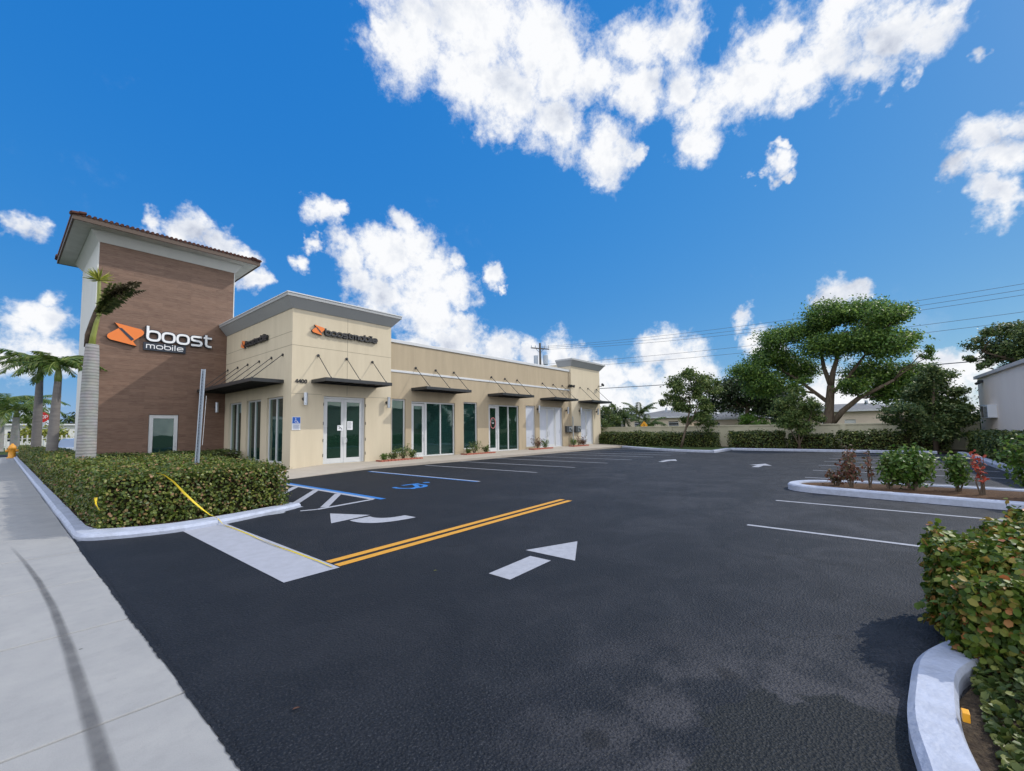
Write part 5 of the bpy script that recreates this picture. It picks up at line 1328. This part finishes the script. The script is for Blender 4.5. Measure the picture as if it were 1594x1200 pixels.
planter(18.4, 21.0, 19.25, 19.85, 'brick edged bed between the first and second shop doors', [(18.8, .35, L_tree, 'low plant at the left end of the second bed'), (19.35, .8, L_tree, 'tall spiky plant in the second bed'), (20.4, .55, L_dark, 'round dark plant at the right end of the second bed')])
planter(25.1, 27.5, 19.25, 19.85, 'brick edged bed below the white covered window', [(25.9, .8, L_redbr, 'reddish plant below the white covered window'), (26.8, .65, L_shrub, 'round green plant beside the white double doors')])
planter(30.35, 32.7, 19.2, 19.8, 'brick edged bed below the meter boxes', [(30.8, .6, L_shrub, 'round green plant below the meter boxes'), (31.6, .9, L_redbr, 'red leaved plant below the meter boxes'), (32.3, .5, L_redbr, 'low red plant by the last white door')])

# ---- shrubs on the kerbed island
g_ = 'young shrubs on the kerbed island'
bush('island_shrub', 13.95, .98, .12, .30, .42, 170, .085, L_redbr, 'low leaning bare shrub at the tip of the kerbed island', g_, shape='fold', cat='shrub', stemn=9)
bush('island_shrub', 13.75, .66, .12, .34, 1.03, 330, .09, L_redbr, 'taller brownish red shrub just behind the tip of the kerbed island', g_, shape='fold', cat='shrub', stemn=6)
bush('island_shrub', 13.85, .31, .12, .20, 1.12, 60, .085, L_redbr, 'thin upright shrub with few reddish leaves on the kerbed island', g_, shape='fold', cat='shrub', stemn=3)
bush('island_shrub', 13.9, -.03, .12, .28, .80, 700, .085, L_shrub, 'small green shrub left of the largest one on the kerbed island', g_, shape='fold', cat='shrub')
bush('island_shrub', 13.95, -.46, .12, .46, 1.05, 2600, .088, L_shrub, 'largest full green shrub on the kerbed island', g_, shape='fold', cat='shrub', stemn=11)
bush('island_shrub', 14.2, -1.22, .12, .34, .85, 800, .088, L_shrub, 'short green shrub left of the bright red one', g_, shape='fold', cat='shrub')
bush('island_shrub', 13.8, -1.56, .12, .16, .95, 90, .085, L_red, 'thin shrub with bright red leaves on the kerbed island', g_, shape='fold', cat='shrub', stemn=5)
bush('island_shrub', 13.6, -2.33, .12, .50, 1.15, 2600, .088, L_shrub, 'wide green shrub at the inner end of the kerbed island by the right edge', g_, shape='fold', cat='shrub', stemn=10)

# ================================================================== street things
# sign post in the hedge (sign seen edge on)
sp = empty('sign_post', (2.86, 11.6, .05)); tag(sp, 'leaning galvanised post with a thin sign seen edge on, rising from the hedge', 'post')
def uchan(mb, a, b, w=.045, dir_=(1, 0)):
    a = Vector(a); b = Vector(b)
    ux = Vector((.8, -.6, 0)); uy = Vector((.6, .8, 0))
    prof = [(-w, -.02), (-w * .6, -.02), (-w * .45, .025), (w * .45, .025), (w * .6, -.02), (w, -.02), (w, -.012), (w * .66, -.012), (w * .5, .033), (-w * .5, .033), (-w * .66, -.012), (-w, -.012)]
    vs = [a + ux * p + uy * q_ for p, q_ in prof] + [b + ux * p + uy * q_ for p, q_ in prof]; n = len(prof)
    mb.add(vs, [(i, (i+1) % n, n + (i+1) % n, n + i) for i in range(n)] + [tuple(range(n)), tuple(reversed(range(n, 2*n)))])
mb = MB(); uchan(mb, (0, 0, 0), (.09, -.02, 3.05)); mb.build('post', M_galv, sp, recalc=True)
mb = MB()
for k in range(30): 
    z = .9 + k * .07; t_ = z / 3.05; mb.tube([(.09 * t_ - .022, -.02 * t_ - .028, z), (.09 * t_ - .025, -.02 * t_ - .032, z)], .008, 6)
mb.build('bolt_hole', M_black, sp)
mb = MB(); pl = [Vector((.03, .0, 1.35)), Vector((.07, -.02, 2.45))]
a = Vector((.066, -.055, 0)); fwd = Vector((.25, .97, 0)).normalized()
mb.add([pl[0] + a - fwd * .0, pl[0] + a + fwd * .32, pl[1] + a + fwd * .32, pl[1] + a - fwd * .0, pl[0] + a + Vector((.006, -.002, 0)), pl[0] + a + fwd * .32 + Vector((.006, -.002, 0)), pl[1] + a + fwd * .32 + Vector((.006, -.002, 0)), pl[1] + a + Vector((.006, -.002, 0))],
       [(0, 1, 2, 3), (7, 6, 5, 4), (0, 3, 7, 4), (1, 5, 6, 2), (3, 2, 6, 7), (0, 4, 5, 1)])
mb.build('sign_plate', M_white_sign, sp, recalc=True)

# yellow caution tape
def tape(pts, w, label, m=M_tape):
    P_ = [Vector(p) for p in pts]; vs = []; fs = []
    for i, p in enumerate(P_):
        t_ = (P_[min(i+1, len(P_)-1)] - P_[max(i-1, 0)]).normalized(); s_ = t_.cross(Vector((0, 0, 1))).normalized()
        an = i * .55; n_ = s_ * math.cos(an) * w / 2 + s_.cross(t_) * math.sin(an) * w / 2
        vs += [p + n_, p - n_, p + n_ + Vector((0, 0, .002)), p - n_ + Vector((0, 0, .002))]
        if i: A, B = 4*i-4, 4*i; fs += [(A, A+1, B+1, B), (A+2, B+2, B+3, A+3), (A, B, B+2, A+2), (A+1, A+3, B+3, B+1)]
    o = MB().add(vs, fs).build('caution_tape', m); tag(o, label, 'tape', 'pieces of yellow tape'); return o
tp = [(1.85, 9.83, .97), (1.95, 9.8, .93), (2.08, 9.74, .80), (2.22, 9.68, .60), (2.36, 9.62, .42), (2.48, 9.56, .28), (2.58, 9.48, .17), (2.66, 9.36, .115)]
tape(tp, .034, 'yellow caution tape hanging from the hedge top down to the kerb')
tp = [(2.66, 9.30, .11), (2.69, 9.15, .03)] + [(2.70 + .012 * math.sin(i * .9), 9.0 - i * .38, .012 + .004 * (i % 2)) for i in range(11)]
tape(tp, .016, 'thin yellow tape lying along the pale stop bar')
tape([(1.10, 10.0, .62), (1.10, 9.96, .52), (1.14, 9.90, .42)], .04, 'short scrap of yellow tape on the hedge corner')
yt = MB().box(3.28, 3.335, -.262, -.232, .118, .165).build('yellow_tag', M_ydiamond, bevel=.004); tag(yt, 'tiny yellow tag on the inner edge of the near curved kerb', 'tag')
# dry leaves on the asphalt and pavement
for k, (x, y, lab) in enumerate([(1.22, 2.75, 'small dry leaf on the asphalt near the pavement edge'), (3.4, 4.1, 'tiny pale chip on the asphalt beside the straight arrow')]):
    o = leaves('dry_leaf', np.array([[x, y, .012]]), np.array([[.1, .2, 1.]]), .045, L_redbr if k == 0 else L_ypalm, None, 'fold', .5); tag(o, lab, 'leaf')

# stop sign, hydrant, street light at the far left
ss = empty('stop_sign', (1.45, 33.6, 0)); tag(ss, 'red octagonal stop sign on a thin post between the palm trunks', 'sign')
ss.location = (1.86, 43.0, -.15); ss.scale = (1, 1, .97)
MB().tube([(0, 0, 0), (0, 0, 3.5)], .03, 6).build('post', M_galv, ss)
o8 = [(.38 * math.cos(math.radians(22.5 + 45 * i)), .38 * math.sin(math.radians(22.5 + 45 * i))) for i in range(8)]
mb = MB(); n = 8; mb.add([(a, -.04, 3.15 + b) for a, b in o8] + [(a, -.02, 3.15 + b) for a, b in o8], [tuple(range(8)), tuple(reversed(range(8, 16)))] + [(i, 8+i, 8+(i+1) % 8, (i+1) % 8) for i in range(8)]); mb.build('sign_plate', M_red, ss, recalc=True)
write('STOP', mS(-.04), -.27, 3.06, .17, .145, .03, .0, .006, M_sign_white, ss, 'letter', .1)
hy = empty('fire_hydrant', (.95, 55.0, -.03)); tag(hy, 'orange yellow fire hydrant at the far end of the pavement', 'hydrant')
hy.location = (.78, 50.4, 0)
MB().lathe((0, 0, 0), [(.2, 0), (.2, .06), (.15, .08), (.14, .5), (.17, .52), (.17, .58), (.14, .68), (.07, .76), (.04, .82)], 14).build('barrel', M_hydrant, hy, smooth=True)
for s in (-1, 1): MB().tube([(s * .12, 0, .42), (s * .25, 0, .42)], [.07, .075], 10).build('outlet', M_hydrant, hy)
hy.scale = (1.35,) * 3
sl_ = empty('street_light', (4.4, 95, 0)); tag(sl_, 'distant grey street light beyond the palms', 'lamp')
MB().tube([(0, 0, 0), (0, 0, 5.2), (0, 0, 7.2), (1.0, 0, 7.6)], [.14, .12, .1, .06], 8).build('pole', M_galv, sl_)
MB().box(.9, 1.7, -.12, .12, 7.55, 7.68).build('lamp_head', M_galv, sl_, bevel=.02)
# far left street scene
fb = empty('shop_building', (0, 0, 0)); tag(fb, 'low white building across the side street behind the palms', 'building')
mb = MB(); panel(mb, (-6, 100, 0), (1, 0, 0), (0, -1, 0), 24, -.1, 3.3, [(3 + i * 4, 5.4 + i * 4, .9, 2.4) for i in range(5)], .25); mb.box(-6, 18, 100.3, 110, -.1, 3.2); mb.build('wall', M_white, fb)
for i in range(5): MB().box(-3 + i * 4, -.6 + i * 4, 100.15, 100.2, .9, 2.4).build('window', M_darkglass, fb)
MB().box(-6.4, 18.4, 99.6, 110.4, 3.301, 3.55).build('roof', M_coping, fb)
pf = empty('picket_fence'); tag(pf, 'white slatted fence along the side street at the far left', 'fence')
mb = MB()
for i in range(40): mb.box(-9 + i * .42, -8.86 + i * .42, 80, 80.06, 0, 1.7 + .1 * (i % 2))
mb.box(-9, 8, 80.062, 80.1, .4, .5); mb.box(-9, 8, 80.062, 80.1, 1.3, 1.4); mb.build('pickets', M_white, pf)
tree('garden_shrub', 'yellow green bush behind the white slatted fence', 84, [(0, 1.5, 1)], 10, .2, L_ypalm, [([(2.2, 84, 0), (2.2, 84, 1)], .05, .03)], cat='shrub').location = (0, 0, 0)
for o in [o for o in bpy.data.objects if o.get('label') == 'yellow green bush behind the white slatted fence']:
    for c in kids(o): bpy.data.objects.remove(c)
    clump_leaves([((2.6, 84, 1.9), 1.5), ((4.2, 84.5, 2.2), 1.4), ((5.4, 85, 1.6), 1.2)], 1600, .35, L_ypalm, o); MB().tube([(3.4, 84, 0), (3.5, 84, 1.6)], .1, 6).build('trunk', M_trunk, o)
ft = empty('skyline_tree'); tag(ft, 'dark tree on the skyline left of the tower', 'tree', 'dark trees on the skyline')
clump_leaves([((9 + i * 2.2, 118, 4 + (i % 3)), 2.3) for i in range(9)], 4000, .6, L_deep, ft, hollow=.2); MB().tube([(14, 118, 0), (14, 118, 4)], .4, 6).build('trunk', M_trunk, ft)
# backdrop trees further left
ft = empty('skyline_tree'); tag(ft, 'green tree on the skyline at the far left behind the palms', 'tree', 'dark trees on the skyline')
clump_leaves([((-6 + i * 2.0, 124, 3 + (i % 3) * .8), 2.3) for i in range(6)], 2600, .6, L_tree, ft, hollow=.2); MB().tube([(-2, 124, 0), (-2, 124, 4)], .4, 6).build('trunk', M_trunk, ft)

# cars
def car(x, y, rz, m, label):
    c = empty('parked_car', (x, y, 0), rz); tag(c, label, 'car')
    sec = [(-2.2, .35, .70, .72, .80), (-2.1, .28, .80, .84, .86), (-1.5, .25, .86, .90, .9), (-1.0, .25, .90, 1.36, .9), (-.2, .25, .92, 1.46, .9), (.6, .25, .92, 1.38, .9), (1.15, .25, .90, .96, .9), (2.0, .28, .78, .80, .86), (2.2, .35, .62, .64, .78)]
    vs = []; fs = []
    for (sx_, zb, zs, zt, w) in sec:
        vs += [(sx_, -w * .92, zb), (sx_, -w, .55), (sx_, -w * .96, zs), (sx_, -w * .68, zt), (sx_, w * .68, zt), (sx_, w * .96, zs), (sx_, w, .55), (sx_, w * .92, zb)]
    for i in range(len(sec) - 1):
        for k in range(8): fs.append((8*i+k, 8*i+(k+1) % 8, 8*i+8+(k+1) % 8, 8*i+8+k))
    fs += [tuple(range(8)), tuple(reversed(range(8*len(sec)-8, 8*len(sec))))]
    MB().add(vs, fs).build('body', m, c, smooth=True, recalc=True)
    for s in (-1, 1):
        MB().add([(-1.35, s * .885, .93), (1.0, s * .885, .95), (.55, s * .70, 1.33), (-.95, s * .70, 1.32), (-1.35, s * .87, .93), (1.0, s * .87, .95), (.55, s * .66, 1.33), (-.95, s * .66, 1.32)], [(0, 1, 2, 3), (7, 6, 5, 4), (0, 4, 5, 1), (1, 5, 6, 2), (2, 6, 7, 3), (3, 7, 4, 0)]).build('window', M_darkglass, c, recalc=True)
    MB().add([(1.17, -.72, .99), (1.17, .72, .99), (.66, .60, 1.39), (.66, -.60, 1.39), (1.13, -.72, .97), (1.13, .72, .97), (.62, .6, 1.37), (.62, -.6, 1.37)], [(0, 1, 2, 3), (7, 6, 5, 4), (0, 4, 5, 1), (1, 5, 6, 2), (2, 6, 7, 3), (3, 7, 4, 0)]).build('windscreen', M_darkglass, c, recalc=True)
    for a in (-1.35, 1.35):
        for s in (-1, 1):
            w_ = MB().tube([(a, s * .70, .33), (a, s * .92, .33)], .33, 18).build('wheel', M_tyre, c); MB().tube([(a, s * .921, .33), (a, s * .935, .33)], .2, 12).build('rim', M_steel, w_)
    return c
car(3.6, 46.5, math.radians(70), M_car_s, 'silver car parked behind the hedge at the left of the tower').location = (3.9, 46.0, 0)
car(56, 16.4, math.radians(90), M_car_w, 'white car in front of the second house')

# ================================================================== far side
fw = empty('block_wall'); tag(fw, 'long pale concrete block wall behind the far hedge', 'wall')
mb = MB(); mb.box(38, 38.2, -4.4, 42, -.1, 1.68); mb.build('wall', M_fence, fw)
mb = MB(); mb.box(37.95, 38.25, -4.4, 42, 1.682, 1.78); mb.build('coping', M_fence, fw, bevel=.01)
for i in range(16): MB().box(37.93, 37.998, -4.0 + i * 3.0, -3.7 + i * 3.0, -.1, 1.68).build('pilaster', M_fence, fw)
# grey stucco building on the right
sb = empty('stucco_building', (38, -4.45, 0)); tag(sb, 'plain pinkish grey stucco building cut by the right edge behind the hedge', 'building')
sb.rotation_euler = (0, 0, math.radians(3.5))
mb = MB(); mb.box(-22, 0, -12, 0, -.1, 4.3); mb.build('wall', M_sbld, sb)
mb = MB(); mb.box(-22.1, .14, -12.1, .14, 4.302, 4.48); mb.build('roof_edge', mat('pale roof edge', (.55, .52, .50), .7), sb, bevel=.01)
mb = MB(); mb.box(-3.6, -2.2, .0, .36, 1.95, 2.65)
mb.build('air_conditioner', mat('white metal casing', (.6, .63, .68), .4), sb, bevel=.02)
mb = MB()
for k in range(8): mb.box(-3.5, -2.9, .361, .372, 2.02 + k * .07, 2.05 + k * .07)
mb.box(-2.75, -2.3, .361, .37, 2.0, 2.6); mb.build('grille', M_black, sb)
mb = MB(); mb.tube([(-2.2, .04, 2.62), (-1.2, .04, 2.7), (-.1, .04, 2.7)], .03, 6); mb.build('pipe', M_galv, sb)
mb = MB(); mb.box(-1.3, -1.0, .0, .2, 4.0, 4.15); mb.tube([(-1.15, .1, 4.05), (-1.3, .3, 3.95)], .08, 8); mb.build('lamp_head', M_black, sb)
# houses beyond the wall
def house(x, y0, y1, zw, zr, label, m, wins, deep=9, roofm=M_roofg):
    h = empty('bungalow', (x, y0, 0)); tag(h, label, 'house', 'bungalows beyond the block wall')
    L_ = y1 - y0
    mb = MB(); panel(mb, (0, 0, 0), (0, 1, 0), (-1, 0, 0), L_, -.1, zw, [(a, b, c, d) for a, b, c, d, k in wins], .2); mb.box(.3, deep, 0, L_, -.1, zw - .02); mb.build('wall', m, h)
    e_ = .5; r = min(deep, L_) / 2
    mb = MB(); mb.add([(-e_, -e_, zw), (deep + e_, -e_, zw), (deep + e_, L_ + e_, zw), (-e_, L_ + e_, zw), (deep / 2, r * .9, zr), (deep / 2, L_ - r * .9, zr)],
                      [(3, 0, 4, 5), (0, 1, 4), (1, 2, 5, 4), (2, 3, 5), (0, 3, 2, 1)])
    rf = mb.build('roof', roofm, h)
    MB().box(-e_ - .03, -e_ - .001, -e_, L_ + e_, zw - .16, zw + .03).build('fascia', M_coping, h)
    for (a, b, c, d, k) in wins:
        w_ = MB().box(.10, .14, a, b, c, d).build('window', M_darkglass if k else M_white, h)
        mb = MB(); n = 2 if (b - a) > 2 else 1
        for i in range(n + 1): yy = a + (b - a) * i / n; mb.box(.04, .098, yy - .05, yy + .05, c, d)
        if k:
            for i in range(4): zz = c + (d - c) * (i + .5) / 4; mb.box(.05, .09, a + .05, b - .05, zz - .03, zz + .03)
        mb.build('frame', M_coping, w_)
    mb = MB()
    for yy in (L_ * .45, L_ * .36): mb.tube([(deep * .35, yy, zw + .3), (deep * .35, yy, zr + .25)], .15, 8)
    mb.build('vent_pipe', M_galv, rf)
    return h
house(60, 20.0, 29.0, 3.15, 4.25, 'cream bungalow with a grey hipped roof near the end of the shops', M_house, [(1.2, 2.6, 1.1, 2.5, 1), (4.6, 7.6, 1.1, 2.5, 1)])
house(61, 12.0, 18.8, 2.75, 3.9, 'beige bungalow with a carport between the dense tree and the young tree', M_house2, [(.5, 3.4, .2, 1.9, 0), (4.2, 6.2, .1, 2.2, 1)])
house(62, -2.6, 8.4, 3.35, 4.25, 'beige bungalow behind the trunk of the shade tree', M_house2, [(1.0, 2.4, 1.3, 2.6, 1), (4.9, 5.9, .1, 2.3, 0), (7.0, 8.0, 1.2, 2.5, 1)])
dsn = empty('warning_sign', (48.5, 21.1, 0)); tag(dsn, 'orange yellow diamond warning sign in front of the cream bungalow', 'sign')
MB().tube([(0, 0, 0), (0, 0, 2.3)], .04, 6).build('post', M_galv, dsn)
mb = MB(); mb.add([(-.04, 0, 1.45), (-.04, .45, 1.95), (-.04, 0, 2.45), (-.04, -.45, 1.95), (-.02, 0, 1.45), (-.02, .45, 1.95), (-.02, 0, 2.45), (-.02, -.45, 1.95)], [(0, 1, 2, 3), (7, 6, 5, 4), (0, 4, 5, 1), (1, 5, 6, 2), (2, 6, 7, 3), (3, 7, 4, 0)]); mb.build('sign_plate', M_ydiamond, dsn, recalc=True)
mb = MB(); mb.tube([(-.05, .06, 1.75), (-.05, -.04, 1.95), (-.05, .05, 2.12)], .035, 6); mb.build('symbol', M_black, dsn)

# utility pole and lines
up_ = empty('utility_pole', (60.8, 45, 0)); tag(up_, 'timber utility pole with cross arm and transformers above the shop roof', 'pole')
MB().tube([(0, 0, 0), (0, 0, 16.7)], [.28, .17], 10).build('post', M_pole, up_)
mb = MB(); cdir = Vector((.6475, -.762, 0)); 
mb.tube([cdir * -1.6 + Vector((0, 0, 15.9)), cdir * 1.6 + Vector((0, 0, 15.6))], .10, 4); mb.tube([cdir * -.7 + Vector((0, 0, 15.7)), Vector((0, 0, 14.9)), cdir * .7 + Vector((0, 0, 15.7))], .04, 4); mb.build('cross_arm', M_pole, up_)
mb = MB()
for a in (-1.5, -.8, .8, 1.5): mb.tube([cdir * a + Vector((0, 0, 15.8)), cdir * a + Vector((0, 0, 16.3))], [.09, .06], 6)
mb.build('insulator', M_galv, up_)
for a, s in ((-.75, 1), (.95, 1.15)):
    MB().tube([cdir * a + Vector((0, 0, 12.9)), cdir * a + Vector((0, 0, 14.5))], .36 * s, 12).build('transformer', M_galv, up_)
wl = [(16.0, 14.3, 14.9, 'topmost'), (15.8, 13.8, 14.4, 'second'), (15.5, 13.35, 13.9, 'third'), (12.9, 11.7, 12.2, 'fourth'), (12.2, 10.9, 11.4, 'fifth'), (8.2, 7.55, 7.9, 'lowest')]
for a, mid, b, nm in wl:
    pts = []
    for i in range(25):
        t_ = i / 24; yy = 45 + (-24 - 45) * t_; z_ = a * (1 - t_) + b * t_; sag = (a + b) / 2 - mid
        pts.append((60.4, yy, z_ - sag * 4 * t_ * (1 - t_)))
    o = MB().tube(pts, .02 if nm != 'lowest' else .05, 5).build('power_line', M_wire); tag(o, f'{nm} overhead line crossing the sky to the right of the pole', 'cable', 'overhead lines')
